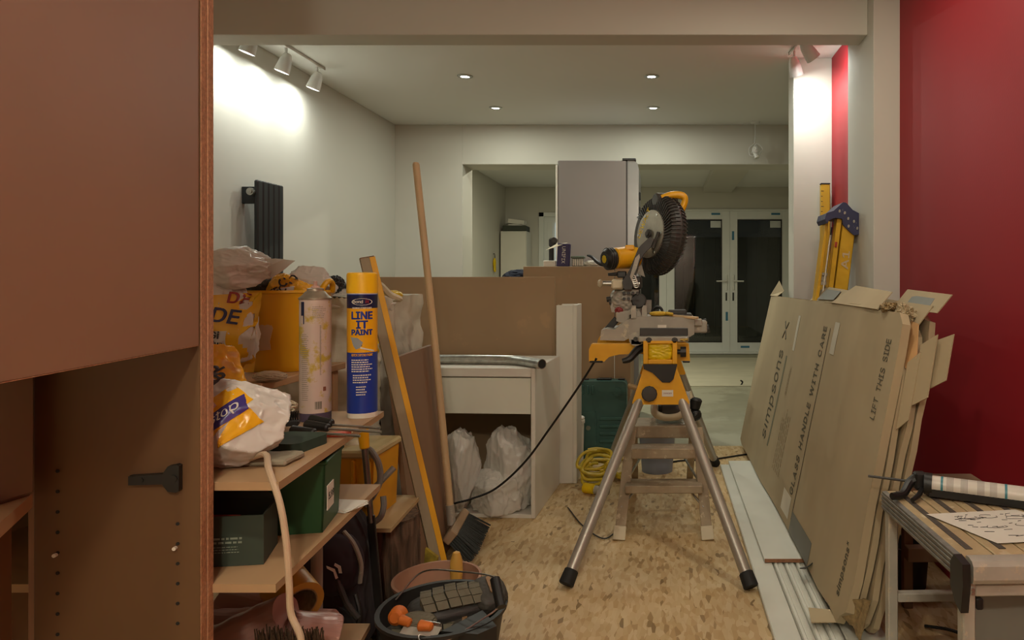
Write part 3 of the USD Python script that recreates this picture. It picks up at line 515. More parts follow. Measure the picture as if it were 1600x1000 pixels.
t.add('bore_detail', J([cyl(S(975 + 7 * (i % 4), 458 + 9 * (i // 4), -.075), S(975 + 7 * (i % 4), 458 + 9 * (i // 4), -.03), .007) for i in range(8)]), DGREY)
# things lying on the saw
t = Th('timber_offcut', 'pale timber offcut lying across the saw table', 'offcut', (.1, 3.1, .92))
t.add('wood', beam(S(1036, 491, -.07), S(1090, 497, -.12), .04, .010), WOOD)
m = blob(S(1029, 490, -.10), (.038, .022, .010), 9, .15, e=2.5); s = Th('work_glove', 'small yellow work glove resting on the saw table', 'glove', S(1029, 490, -.10))
s.add('palm', m, mat('glove_yellow', '#c6a437', .8)); 
for i in range(3): s.add('finger', cyl(S(1040, 489 + i, -.115 + .014 * i), S(1052, 491 + i, -.12 + .016 * i), .007, .006, bev=.003), mat('glove_yellow', '#c6a437'))
# power cable hanging from the stand to the floor
c = [P(932, 560, .00268), P(905, 603, .00275), P(860, 668, .00279), P(820, 722, .00281), P(775, 763, .00282), P(735, 780, .00282), P(705, 790, .00283), P(690, 818, .00284)]
solo('power_cable', tube(c, .0048), BLK, 'black power cable sagging from the saw stand towards the broom', 'cable')
solo('floor_cable', tube([P(1040, 725, .00378) * [1, 1, 0] + [0, 0, .006], (.12, 4.22, .006), (.30, 4.25, .006), (.50, 4.36, .006), (.62, 4.42, .006)], .005), BLK, 'thin black cable lying on the floor behind the stand', 'cable')
solo('floor_cable', tube([(-.45, 3.35, .006), (-.35, 3.1, .006), (-.25, 2.95, .006), (-.2, 3.02, .006)], .003), DGREY, 'thin dark thread of cable on the strand board beside the base unit', 'cable')

# ================================================================ STEPS UNDER THE SAW
STEPW = mat('paint_spattered_wood', '#9a8a72', .7, var=.15, vs=18, spot='#c8b79b', spots=30, spota=.6)
t = Th('step_stool', 'paint-spattered folding wooden steps under the saw stand', 'steps', (0, 3.3, 0))
for s_ in (-1, 1):
    p = t.add('front_stile', beam((s_ * .185 + .004, 2.95, 0), (s_ * .148 + .01, 3.16, .425), .045, .024, (0, 1, 0)), STEPW); t.add('shoe', beam((s_ * .186 + .004, 2.945, 0), (s_ * .182 + .004, 2.97, .05), .052, .03, (0, 1, 0)), CREAM, under=p)
    t.add('rear_leg', beam((s_ * .15, 3.86, 0), (s_ * .14 + .005, 3.32, .40), .035, .022, (0, 1, 0)), STEPW)
    t.add('brace', cyl((s_ * .168, 3.05, .20), (s_ * .10, 3.55, .21), .006), STEEL); t.add('brace', cyl((s_ * .176, 3.0, .12), (s_ * .09, 3.07, .205), .005), STEEL)
t.add('top_tread', box(-.138, .158, 3.16, 3.36, .378, .432, .004), STEPW); t.add('tread', box(-.135, .145, 3.03, 3.13, .318, .362, .004), STEPW); t.add('tread', box(-.158, .172, 2.985, 3.10, .182, .215, .004), STEPW)
t = Th('circular_saw', 'dusty hand-held circular saw with cream handle on the wooden steps', 'power tool', (.05, 3.24, .432))
t.add('handle', tube([P(1022, 634, .00293), P(1024, 646, .0029), P(1040, 652, .0029), P(1060, 650, .0029), P(1074, 640, .0029)], .017, 12), CREAM); t.add('body', J(box(-.02, .085, 3.2, 3.3, .455, .53, .015), cyl((.0, 3.22, .49), (.09, 3.22, .49), .035)), DGREY)
t.add('front_knob', J(cyl(P(1084, 640, .00295), P(1088, 622, .00295), .026, .03, bev=.008), blob(P(1086, 648, .00295), (.03, .03, .028), 3, .08)), BLK); t.add('blade_guard', cyl((.105, 3.25, .505), (.125, 3.25, .505), .07, n=28), GREY)
t.add('sole_plate', box(-.03, .15, 3.19, 3.32, .4325, .438), STEEL); t.add('dust_port', cyl(P(1076, 612, .00295), P(1080, 625, .00295), .014), CREAM)

# bucket, case, coil, tub
def bucket(name, label, cx, cy, r0, r1, h, m, th=.003, z0=0., lipw=.006):
    t = Th(name, label, 'bucket', (cx, cy, z0))
    t.add('pail', lathe([(0, z0), (r0, z0), (r1, z0 + h), (r1 + lipw, z0 + h), (r1 + lipw, z0 + h + .008), (r1 - th, z0 + h + .008), (r0 - th, z0 + .006), (0, z0 + .006)], (cx, cy, 0), 44), m); return t
t = bucket('blue_bucket', 'pale blue plastic bucket standing behind the wooden steps', -.03, 4.02, .087, .104, .22, mat('pale_blue', '#7e8594', .5, var=.06))
t.add('bail', tube([(-.135, 4.02, .215), (-.12, 3.99, .24), (-.03, 3.94, .245), (.06, 3.99, .24), (.075, 4.02, .215)], .003), STEEL)
t = Th('tool_case', 'dark green moulded power tool case standing by the brown counter', 'tool case', (-.35, 4.29, 0)); TG = mat('case_green', '#33564f', .45, var=.12, vs=20)
def rrect(x0, x1, z0, z1, r): return Polygon([(x0, z0), (x1, z0), (x1, z1), (x0, z1)]).buffer(-r).buffer(r, quad_segs=5)
t.add('shell', prism(rrect(-.505, -.215, .005, .478, .03), 4.235, 4.30), TG); t.add('shell', prism(rrect(-.505, -.215, .005, .478, .03), 4.304, 4.36), TG)
for x in (-.485, -.455, -.425): t.add('ridge', box(x, x + .012, 4.226, 4.236, .40, .455, .004), TG)
for i in range(4): t.add('ridge', box(-.38, -.24, 4.226, 4.236, .11 + i * .045, .128 + i * .045, .004), TG)
t.add('raised_panel', prism(rrect(-.49, -.40, .09, .30, .01), 4.226, 4.236), TG); t.add('boss', cyl((-.27, 4.236, .415), (-.27, 4.226, .415), .026), TG); t.add('boss', cyl((-.445, 4.226, .2), (-.445, 4.22, .2), .014), mat('dusty', '#6f7262', .8))
t.add('handle', box(-.40, -.31, 4.28, 4.32, .478, .49, .004), BLK); t.add('latch', box(-.49, -.45, 4.29, 4.315, .478, .487), BLK); t.add('latch', box(-.27, -.23, 4.29, 4.315, .478, .487), BLK)
YC = mat('cable_yellow', '#c2a928', .4, var=.12, vs=30); rng = np.random.default_rng(5)
t = Th('extension_cable', 'coiled yellow site extension cable on the floor beside the white post', 'extension cable', (-.34, 3.75, 0))
for q_ in range(12):
    big = q_ < 8; cx, cy, cz = (-.355 + rng.uniform(-.02, .03), 3.74 + rng.uniform(-.05, .07), .055 + .011 * q_) if big else (-.225 + rng.uniform(-.012, .012), 3.80 + rng.uniform(-.04, .04), .065)
    rx, ry, rz_, ph = rng.uniform(.065, .095) * (1 if big else .6), rng.uniform(.03, .06), rng.uniform(.035, .055), rng.uniform(0, 6)
    t.add('loop', tube([(cx + rx * math.cos(a), cy + ry * math.sin(a + .4) + .006 * a, max(.010, cz + rz_ * math.sin(a + .3 * math.sin(ph)) + .006 * math.sin(3 * a + ph))) for a in np.linspace(ph, ph + 6.9, 15)], .0085, 8, 4), YC)
t.add('tie', tube([(-.30, 3.70, .10), (-.285, 3.69, .13), (-.27, 3.72, .12), (-.28, 3.78, .08), (-.30, 3.74, .07), (-.30, 3.70, .10)], .009), YC)
t.add('plug', J(cyl((-.40, 3.60, .026), (-.345, 3.57, .026), .026, .024, 16, .003), cyl((-.345, 3.57, .026), (-.29, 3.545, .024), .021, .015)), YEL3); t.add('plug_grip', cyl((-.34, 3.568, .026), (-.27, 3.535, .022), .0225, .014), GREY)
t = Th('white_tub', 'small white plastic tub half hidden behind the white post', 'tub', (-.512, 4.11, 0))
t.add('tub_body', lathe([(0, 0), (.05, 0), (.055, .255), (0, .255)], (-.512, 4.11, 0)), PAPER); t.add('lid', lathe([(0, .255), (.06, .255), (.06, .272), (.057, .274), (.058, .285), (.054, .29), (0, .29)], (-.512, 4.11, 0)), PAPER)
# sheet on the far floor
solo('floor_sheet', box(-.2, 1.5, 7.2, 9.8, -.004, .006), mat('pale_sheet', '#c3bda6', .8, var=.08, vs=3), 'pale board sheet laid on the concrete before the glazed doors', 'board sheet')
solo('wire_scrap', tube([P(1080, 606, .0066), P(1110, 604, .0066), P(1150, 605, .0066), P(1160, 598, .0066), P(1157, 594, .0066)], .008), DGREY, 'thin dark scrap of wire on the concrete floor', 'wire')
# ================================================================ CARTONS, BOARDS, LADDER AT RIGHT
# white skirting boards on the floor
lbs = ['longest flat white primed board, outermost of the floor stack', 'white moulded architrave next to the outermost flat board', 'second white moulded architrave in the floor stack', 'third white moulded architrave beside the cartons', 'white board mostly under the leaning cartons']
prof_m = lambda x0, x1: Polygon([(x0, 0), (x1, 0), (x1, .014), (x1 - .006, .02), (x1 - .014, .021), (x1 - .02, .016), (x0 + .016, .016), (x0 + .012, .021), (x0 + .004, .019), (x0, .012)])
for i, (x0, x1, y0, y1) in enumerate([(.335, .415, 1.45, 4.08), (.419, .457, 1.5, 3.96), (.460, .500, 1.48, 4.0), (.503, .545, 1.4, 3.9), (.549, .675, 1.3, 3.85)]):
    solo('primed_board', box(x0, x1, y0, y1, 0, .02, .003) if i in (0, 4) else prism(prof_m(x0, x1), y0, y1), PAINTW, lbs[i], 'board', smooth=40)
t = Th('laminate_board', 'short wide white board with brown cut end lying on top of the floor stack', 'board', (.46, 3.2, .022))
t.add('face', box(.385, .545, 2.66, 4.1, .0225, .036, .001), PAINTW); t.add('cut_end', box(.386, .544, 2.656, 2.66, .0228, .0355, .0005), mat('cut_brown', '#8a5f42', .8, var=.2, vs=90), label='raw brown cut end')

# cartons: planes leaning to the right
B0, B1, T0, T1 = (np.array(p) for p in ((.502, 4.58, .047), (.532, 2.05, .047), (.700, 4.58, .985), (.722, 2.10, .985)))
def carton(off, outline, th, seed):
    """outline in (u, v): u metres from the far end towards the camera, v up the slope"""
    U = (B1 - B0) / np.linalg.norm(B1 - B0); V = (T0 - B0); V = V - U * (V @ U); V /= np.linalg.norm(V); N = np.cross(V, U); N *= np.sign(N[0])
    o = B0 + N * off
    m = trimesh.creation.extrude_polygon(Polygon(outline), th, engine='earcut'); m = m.subdivide_to_size(.12)
    v = m.vertices; m.vertices = v + np.array([0, 0, 1.]) * ((meshkit.fbm(np.stack([v[:, 0] * 2.2, v[:, 1] * 2.2, v[:, 0] * 0 + seed], 1), 3, seed) - .5) * .014)[:, None]
    T = np.eye(4); T[:3, 0], T[:3, 1], T[:3, 2], T[:3, 3] = U, V, N, o; m.apply_transform(T)
    return fixv(m), (o, U, V, N)
def rag(p0, p1, n, a, seed):
    r = random.Random(seed); p0, p1 = np.array(p0, float), np.array(p1, float); d = p1 - p0; nn = np.array([-d[1], d[0]]) / (np.linalg.norm(d) + 1e-9)
    return [tuple(p0 + d * (i + .5) / n + nn * r.uniform(-a, a)) for i in range(n)]
L0 = 2.50
o1 = [(0, .01), (.10, -.005), (1.3, .0), (2.2, .0)] + [(2.36, .012), (2.44, .0), (2.46, .03), (2.50, .06)] + rag((2.51, .1), (2.47, .9), 7, .006, 1) + [(2.46, .93), (2.42, .962)] + rag((2.3, .968), (1.6, .968), 6, .006, 2) + [(1.5, .966), (.9, .965), (.02, .962)]
m, (o, U, V, N) = carton(0, o1, .026, 3)
t = Th('flat_carton', 'frontmost flat cardboard carton, printed with GLASS HANDLE WITH CARE', 'carton', (.55, 3.2, .04))
t.add('board', m, CARD, smooth=20)
def ink(mm, u, v, up=True, off=-.012):
    """print reading up the slope at distance u from the far end"""
    T = np.eye(4); T[:3, 0], T[:3, 1], T[:3, 2], T[:3, 3] = V, -U, -N, o + U * u + V * v + N * off
    mm = mm.subdivide_to_size(.06); w = mm.vertices @ T[:3, :3].T + T[:3, 3]
    uu, vv = (w - o) @ U, (w - o) @ V
    w = w - N * ((w - o) @ N)[:, None] + N * (((meshkit.fbm(np.stack([uu * 2.2, vv * 2.2, uu * 0 + 3], 1), 3, 3) - .5) * .014 - .0012)[:, None] - mm.vertices[:, 2:] * .5)
    return trimesh.Trimesh(w, mm.faces, process=False)
def spaced(s, h, gap, **k):
    out, x = [], 0.
    for ch in s:
        if ch == ' ': x += h * .7; continue
        g = meshkit.text_mesh(ch, h, .001, k.get('bold', False)); g.apply_translation((x - g.bounds[0, 0], 0, 0)); out.append(g); x = g.bounds[1, 0] + gap
    return J(out), x
g, x = spaced('sımpsons', .13, .026); g.vertices[:, 0] *= .50 / x
t.add('lettering', ink(g, .80, .19), INK)
t.add('logo', ink(J([tube([(.0, .0, 0), (.04, .05, 0), (.0, .10, 0)], .006, 5), tube([(.09, .0, 0), (.055, .05, 0), (.09, .10, 0)], .006, 5)]), .80, .74), INK)
t.add('printed_line', ink(rect(.18, .66, 0, .03), .92, 0), mat('grey_green_ink', '#7c7a64', .8))
g, x = spaced('GLASS HANDLE WITH CARE', .055, .014, bold=True); g.vertices[:, 0] *= .74 / x
t.add('lettering', ink(g, 1.60, .13), INK); t.add('printed_line', ink(rect(.05, .86, 0, .008), 1.665, 0), INK)
g, x = spaced('LIFT THIS SIDE', .042, .008); g.vertices[:, 0] *= .26 / x
t.add('lettering', ink(g, 2.40, .62), INK)
g, x = spaced('simpsonsˣ', .030, .006, bold=True); g.vertices[:, 0] *= .17 / x
t.add('lettering', ink(g, 2.42, .07), INK)
t.add('small_print', ink(microtext(.12, .45, 0, .20, 5, 4, .35), 1.30, 0), mat('faint_ink', '#9a8868', .85), kind='stuff'); t.add('small_print', ink(microtext(.48, .64, 0, .05, 2, 5, .4), 1.10, 0), mat('faint_ink', '#9a8868'), kind='stuff')
STK = mat('grey_white_sticker', '#cfc8b6', .4)
t.add('sticker', ink(rect(.70, .88, 0, .05), 1.06, 0), STK); t.add('sticker', ink(rect(.76, .89, 0, .075), 1.80, 0), STK); t.add('sticker', ink(rect(.03, .12, 0, .16), 1.60, 0), STK)
t.add('address_label', ink(rect(.0, .085, 0, .36), 2.02, 0), mat('label_grey', '#6a6a62', .5)); t.add('label_print', ink(microtext(.04, .11, .02, .15, 5, 8), 1.60, 0, -.014), INK)
def flap(pts, name='flap', mt=CARD, th=.003):
    p = np.array(pts, float); n = np.cross(p[1] - p[0], p[-1] - p[0]); n /= np.linalg.norm(n); k = len(p)
    f = [[0, i, i + 1] for i in range(1, k - 1)]; f += [[k, k + i + 1, k + i] for i in range(1, k - 1)]
    for i in range(k): j = (i + 1) % k; f += [[i, k + i, k + j], [i, k + j, j]]
    return fixv(trimesh.Trimesh(np.vstack([p, p + n * th]), f, process=False))
def at(u, v, w): return o + U * u + V * v + N * w
# torn flaps of the front carton
t.add('flap', flap([at(.02, .96, .0), at(.28, .962, .0), at(.30, 1.0, .03), at(.18, 1.06, .01), at(.08, 1.03, .02)]), CARD)
t.add('flap', flap([at(1.05, .962, .026), at(1.66, .966, .026), at(1.62, 1.03, .06), at(1.15, 1.045, .065)]), CARD)
t.add('flap_label', flap([at(1.22, .975, .022), at(1.52, .98, .022), at(1.51, 1.025, .050), at(1.24, 1.03, .052)], th=.001), mat('label_grey', '#6a6a62'))
t.add('flap', flap([at(1.6, .964, -.004), at(2.22, .962, -.004), at(2.2, 1.03, .04), at(1.72, 1.05, .05)]), CARD)
tear = crumple(at(2.27, .972, .02), (.03, .07, .022), 4, 16, .6, .2, 3, 4, None, 2, .1); t.add('torn_corner', tear, CARDE, smooth=15)
tear = crumple(at(2.36, .962, .035), (.025, .07, .035), 8, 14, .6, .2, 3, 4, None, 2, .1); t.add('torn_corner', tear, CARD, smooth=15)
t.add('flap', flap([at(2.44, .0, 0), at(2.36, .0, 0), at(2.33, -.02, -.06), at(2.42, -.025, -.07)]), CARD); t.add('bottom_flap', flap([at(2.02, .0, -.001), at(2.08, .04, -.001), at(2.10, .02, -.03), at(2.05, .0, -.035)]), DGREY)
t.add('open_end', flap([at(2.46, .03, .002), at(2.5, .1, .002), at(2.53, .12, .03), at(2.5, .02, .035)]), CARDE)
cl = ['second flat cardboard carton, with an orange-brown torn top corner', 'third flat cardboard carton, its ragged end standing beyond the second', 'rearmost flat cardboard carton, pale with a raised top flap']
for i, (off, u0, u1, hh, sd) in enumerate([(.030, 1.50, 2.50, .90, 21), (.053, 1.56, 2.52, .93, 35), (.077, 1.6, 2.53, .97, 47)]):
    e_ = [(u0, .0), (u1 - .12, .0)] + rag((u1 - .06, -.0), (u1, .05), 2, .008, sd) + rag((u1 + .01, .08), (u1 - .02, hh - .08), 9, .007, sd + 1) + rag((u1 - .05, hh - .03), (u1 - .15, hh), 3, .01, sd + 2) + [(u0, hh)]
    m, _ = carton(off, e_, .018, 11 + i); at = lambda u, v, w: o + U * (u - .045) + V * v + N * (.028 + (w - .03) * .4 if w > .03 else w)
    q = Th('flat_carton', cl[i], 'carton', (.6 + off, 2.6, .04)); q.add('board', m, CARD, smooth=20)
    if i == 0:
        q.add('torn_flap', flap([at(2.40, .88, .04), at(2.52, .80, .045), at(2.56, .84, .07), at(2.50, .94, .09), at(2.38, .95, .06)]), mat('fresh_card', '#c59a68', .8, var=.08)); q.add('torn_end', rough(flap([at(2.54, .02, .035), at(2.57, .12, .035), at(2.60, .13, .06), at(2.58, .0, .065)]), .006, 60, 3, .02), CARDE)
        q.add('flap', flap([at(2.55, .62, .03), at(2.53, .82, .03), at(2.57, .86, .075), at(2.59, .66, .07)]), CARD)
    if i == 1: q.add('flap', flap([at(2.58, .70, .075), at(2.56, .88, .075), at(2.62, .92, .12), at(2.64, .74, .12)]), CARD); q.add('flap', flap([at(2.0, .93, .085), at(2.5, .93, .085), at(2.53, 1.0, .14), at(2.05, 1.01, .13)]), CARD)
    if i == 2:
        q.add('flap', flap([at(2.62, .76, .13), at(2.6, .90, .13), at(2.66, .93, .19), at(2.68, .80, .18)]), CARD); q.add('flap', flap([at(2.2, .98, .13), at(2.58, .98, .13), at(2.6, 1.04, .19), at(2.25, 1.05, .18)]), CARD)
        q.add('flap_label', flap([at(2.3, .99, .133), at(2.5, .99, .133), at(2.5, 1.025, .168), at(2.32, 1.03, .165)], th=.001), mat('label_grey', '#6a6a62'))
# ladder: folded, leaning to the right behind the front carton
LY = mat('ladder_yellow', '#c99a12', .4, var=.1, vs=10, spot='#b9a27a', spots=26, spota=.66); BLU = mat('blue_cap', '#2c2d52', .5, var=.1, spot='#a9a6ad', spots=40, spota=.66)
t = Th('stepladder', 'folded yellow stepladder with dark blue top cap leaning on the white pier', 'stepladder', (.622, 3.42, 0), local=True)
TL = math.degrees(math.atan(.125))
def LR(m):
    m = m.copy(); m.vertices[:, 0] *= .64; return rot(m, TL, 'y')
def chan(x0, x1, y0, y1, z0, z1, tk=.004): return J(box(x0, x1, y0, y0 + tk, z0, z1, .001), box(x0, x0 + tk, y0, y1, z0, z1, .001), box(x1 - tk, x1, y0, y1, z0, z1, .001))
t.add('rear_rail', LR(box(-.012, .012, -.03, .05, .0, 1.40, .003)), LY); t.add('rear_rail', LR(chan(.055, .095, -.07, -.02, 0, 1.42)), LY); t.add('front_rail', LR(chan(.100, .20, -.075, -.02, 0, 1.40)), LY); t.add('front_rail', LR(box(.02, .03, .05, .12, 0, 1.38, .002)), LY)
for z in (.28, .56, .84, 1.075): t.add('cross_bar', LR(J(box(.0, .068, -.02, -.01, z, z + .018, .002), box(.0, .068, -.02, -.01, z + .045, z + .060, .002), box(.012, .056, -.012, -.004, z + .018, z + .045))), GREY)
t.add('stay', LR(cyl((.032, -.015, .4), (.042, -.015, 1.32), .006)), PAPER); t.add('stay', LR(cyl((.048, .0, .3), (.05, .0, 1.36), .005)), DGREY)
for z in (.35, .65, .95): t.add('tread', LR(box(.11, .19, -.02, .05, z, z + .03, .003)), GREY)
t.add('lettering', LR(J(mv(basis(meshkit.text_mesh('A1', .05, .002, True), (0, 0, 0), (0, 0, 1), (-1, 0, 0)), .178, -.0755, 1.16))), mat('paint_smear', '#c5ac8a', .7)); t.add('paint_mark', LR(J(box(.125, .19, -.0765, -.075, 1.03, 1.05), box(.106, .15, -.0765, -.075, .99, 1.005))), mat('paint_smear', '#c5ac8a'))
t.add('red_mark', LR(box(.062, .08, -.0765, -.07, 1.26, 1.285)), mat('red_paint', '#a8381f', .6))
cap = Polygon([(-.035, 1.385), (-.03, 1.41), (.02, 1.425), (.08, 1.47), (.10, 1.47), (.155, 1.44), (.215, 1.425), (.226, 1.41), (.222, 1.335), (.19, 1.33), (.155, 1.345), (.105, 1.37), (.09, 1.40), (.03, 1.40), (-.01, 1.385), (-.02, 1.37)]).buffer(.004)
t.add('top_cap', LR(prism(cap, -.09, .09)), BLU)
for x, z in ((.06, 1.43), (.10, 1.425), (.13, 1.40), (.175, 1.39), (.205, 1.36), (.14, 1.365)): t.add('rivet', LR(cyl((x, -.0945, z), (x, -.088, z), .0075, n=10)), GREY)
t.add('foot', LR(J(box(.05, .1, -.075, -.015, -.0, .03), box(.098, .2, -.08, -.015, -.0, .03))), RUB)
t = Th('spirit_level', 'yellow spirit level standing against the lit white nib behind the ladder', 'spirit level', (.93, 4.1, 0)); ym = mat('level_yellow', '#d0a52c', .45, var=.06)
k = 4.10 / F; lx0, lx1, lz = (1283 - 1035) * k, (1297 - 1035) * k, H + (437 - 288) * k
t.add('body', box(lx0, lx1, 4.10, 4.135, 0, lz, .003), ym); t.add('end_cap', box(lx0 - .001, lx1 + .001, 4.098, 4.137, lz, lz + .008, .002), DGREY); t.add('vial', box(lx0 + .012, lx1 - .012, 4.096, 4.10, lz - .75, lz - .69, .001), PAPER)
for i in range(9): t.add('scale_mark', box(lx0, lx0 + (.016 if i % 3 == 0 else .009), 4.099, 4.1002, lz - .04 - i * .03, lz - .037 - i * .03, 0), DGREY)

# ================================================================ HOP-UP PLATFORM AT RIGHT
DECK = mat('worn_deck', '#b8a27c', .55, .2, var=.15, vs=14, spot='#d0c2a4', spots=22, spota=.6); GRIP = mat('grip_strip', '#4b423a', .8, var=.2, vs=60)
t = Th('work_platform', 'worn aluminium folding work platform beside the red wall', 'platform', (.83, 1.74, 0), 2.0, local=True)
x0, x1, y0, y1, zt = -.208, .185, -.235, .235, .50
for i in range(5):
    a = x0 + .012 + i * .074; t.add('deck_strip', box(a, a + .070, y0 + .01, y1, zt - .03, zt, .002), DECK); t.add('grip_strip', box(a + .022, a + .038, y0 + .04, y1 - .01, zt, zt + .0018, .0005), GRIP)
nose = [(y0 - .025, zt - .012), (y0 - .018, zt - .003), (y0 - .005, zt + .001), (y0 + .01, zt), (y0 + .01, zt - .05), (y0 - .02, zt - .05), (y0 - .026, zt - .04)]
t.add('front_nosing', prism(nose, x0 + .02, x1, 'x'), ALU)
sid = [(x0, zt - .05), (x0, zt - .002), (x0 + .012, zt), (x0 + .012, zt - .05)]
t.add('side_rail', J(prism(sid, y0 + .01, y1), *[box(x0 - .0025, x0, y0 + .02, y1, zt - .046 + j * .011, zt - .040 + j * .011, .0008) for j in range(4)]), mat('silver_rail', '#86827c', .4, .6, var=.2, vs=40)); t.add('side_rail', box(x1 - .012, x1, y0 + .01, y1, zt - .05, zt), ALU)
t.add('corner_joint', prism(Polygon([(y0 - .028, zt - .005), (y0 + .012, zt + .002), (y0 + .03, zt - .02), (y0 + .03, zt - .07), (y0 + .005, zt - .10), (y0 - .02, zt - .11), (y0 - .03, zt - .05)]), x0 - .005, x0 + .012, 'x'), BLK); t.add('corner_joint', prism(Polygon([(y0 - .028, zt - .005), (y0 + .012, zt), (y0 + .03, zt - .12), (y0 - .02, zt - .13)]), x1 - .02, x1 + .004, 'x'), BLK)
for x in (x0 + .008, x1 - .033):
    for y in (y0 - .005, y1 - .03): t.add('leg', box(x, x + .027, y, y + .03, 0, zt - .05, .003), ALU)
t.add('cross_rail', box(x0 + .035, x1 - .03, y0 - .002, y0 + .025, zt - .085, zt - .058, .003), ALU); t.add('cross_rail', box(x0 + .035, x1 - .03, y1 - .03, y1 - .005, .2, .225, .003), ALU)
for z in (zt - .068, zt - .076): t.add('rivet', cyl((x0 + .028, y0 - .008, z), (x0 + .028, y0 - .004, z), .004, n=10), STEEL)
t.add('hinge_block', box(x0 + .04, x0 + .055, y0 + .0, y0 + .025, zt - .115, zt - .09, .003), BLK)
# sealant gun on the platform
a, b = np.array([.725, 1.915, .535]), np.array([.955, 1.815, .53]); dd = (b - a) / np.linalg.norm(b - a)
t = Th('sealant_gun', 'black sealant gun loaded with a white cartridge on the platform', 'sealant gun', (.83, 1.87, .502))
t.add('cartridge', cyl(a, b, .0235, n=28), mat('cartridge_white', '#cfc8bd', .35)); t.add('cradle', J(beam(a - [0, 0, .018], b - [0, 0, .018], .046, .022), cyl(a - dd * .012, a + dd * .008, .029, n=24), cyl(b - dd * .004, b + dd * .012, .03, n=24)), BLK)
TEAL = mat('teal_band', '#3f7f8a', .4); 
for s_ in (.03, .185): t.add('band', cyl(a + dd * s_, a + dd * (s_ + .006), .0239, n=28), TEAL)
for s_ in (.045, .08, .12, .15): t.add('printed_panel', J([cyl(a + dd * (s_ + .003 * j), a + dd * (s_ + .003 * j + .0015), .02375, n=28) for j in range(6)]), mat('faint_print', '#97918a', .6))
t.add('nozzle', cyl(b + dd * .012, b + dd * .13, .012, .006), PAPER); t.add('plunger_rod', cyl(a - dd * .16, a, .0035), DGREY)
hb = a - dd * .02
t.add('handle', J(tube([hb + [0, 0, .02], hb + [-.03, .0, -.0], hb + [-.06, -.03, -.022], hb + [-.095, -.05, -.022]], [.014, .013, .011, .010], 10), box(*np.array([hb - [.02, .014, .018], hb + [.012, .014, .03]]).T.ravel(), .005)), BLK)
t.add('trigger', tube([hb + [.005, 0, -.01], hb + [-.02, -.04, -.02], hb + [-.05, -.075, -.024]], [.008, .007, .006], 8), BLK)
t = Th('instruction_sheet', 'white sheet of line drawings lying on the work platform', 'paper sheet', (.77, 1.68, .502))
pc = [np.array(p) for p in ((.66, 1.76, .5035), (.745, 1.565, .5035), (1.0, 1.60, .5035), (.90, 1.795, .5035))]
t.add('paper', flap(pc, th=.0006), PAPER); rr = random.Random(4); dr = []
def pq(u, v): return (pc[0] * (1 - u) * (1 - v) + pc[3] * u * (1 - v) + pc[2] * u * v + pc[1] * (1 - u) * v) + [0, 0, .0009]
for i in range(14):
    u0, v0 = rr.uniform(.2, .9), rr.uniform(.12, .85); dr.append(tube([pq(u0 + .09 * math.cos(a_) * (1 + .3 * math.sin(3 * a_)), v0 + .06 * math.sin(a_)) for a_ in np.linspace(0, rr.uniform(3, 6), 8)], .0006, 4, 2))
for i in range(34):
    u0, v0 = rr.uniform(.1, .85), rr.uniform(.1, .9); dr.append(tube([pq(u0, v0), pq(u0 + rr.uniform(.03, .09), v0 + rr.uniform(-.02, .02))], .0008, 4, 0))
t.add('line_drawing', J(dr), DGREY)
# under and behind the platform
t = Th('wooden_trestle', 'low wooden trestle standing behind the aluminium platform', 'trestle', (.9, 2.25, 0)); TW = mat('trestle_wood', '#80624a', .7, var=.15, stretch=(.2, 1, 1))
t.add('rail', box(.80, 1.035, 2.29, 2.33, .17, .215), TW); t.add('top_bar', box(.80, 1.035, 2.27, 2.36, .40, .44), TW)
for x in (.80, 1.01): t.add('leg', box(x, x + .03, 2.33, 2.36, 0, .40), TW)
bucket('black_pail', 'small dark grey pail on the floor under the wooden trestle', .875, 2.52, .065, .075, .14, DGREY)
solo('cable_offcut', tube([(.82, 2.2, .008), (.88, 2.15, .02), (.93, 2.1, .015), (.97, 2.02, .008)], .005), BLK, 'short black offcut of cable under the platform', 'cable')
t = Th('plastic_sheet', 'thin grey plastic panel leaning under the platform', 'panel', (.85, 1.62, 0)); t.add('sheet', flap([(.69, 1.58, .01), (.98, 1.50, .01), (.98, 1.62, .42), (.69, 1.66, .40)], th=.004), mat('panel_grey', '#77746a', .45)); t.add('edging', tube([(.69, 1.658, .40), (.98, 1.618, .42)], .006, 6, 0), PAPER)

# ================================================================ NEAR CABINET AT LEFT
t = Th('tall_cabinet', 'tall brown melamine cabinet close at left with open lower half and shelf-pin holes', 'cabinet', (-.7416, 1.13, 0), -80.5, local=True)
# local x: towards the camera along the front; local y: out of the front (towards the room)
D = .236
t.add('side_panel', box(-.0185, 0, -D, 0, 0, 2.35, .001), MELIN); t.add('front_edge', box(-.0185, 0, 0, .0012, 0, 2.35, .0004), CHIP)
t.add('end_panel', box(-.038, -.019, -D - .02, .002, 0, 2.35, .001), MEL); t.add('front_edge', box(-.038, -.019, .002, .0032, 0, 2.35, .0004), CHIP)
t.add('upper_door', box(.002, .75, -.019, -.001, .985, 2.35, .001), MEL); t.add('door_edge', box(.002, .75, -.0188, -.0012, .984, .985, .0003), CHIP)
for c_, zs in ((.033, range(10)), (.203, range(14))):
    for i in zs:
        z = (.792 if c_ > .1 else .700) - .0318 * i
        if z > .03: t.add('pin_hole', cyl((.0, -c_, z), (.0007, -c_, z), .0028, n=10), RUB)
for c_ in (.036, .205): t.add('shelf_pin', cyl((0, -c_, .662), (.006, -c_, .662), .003, n=8), PAPER)
hz = .775
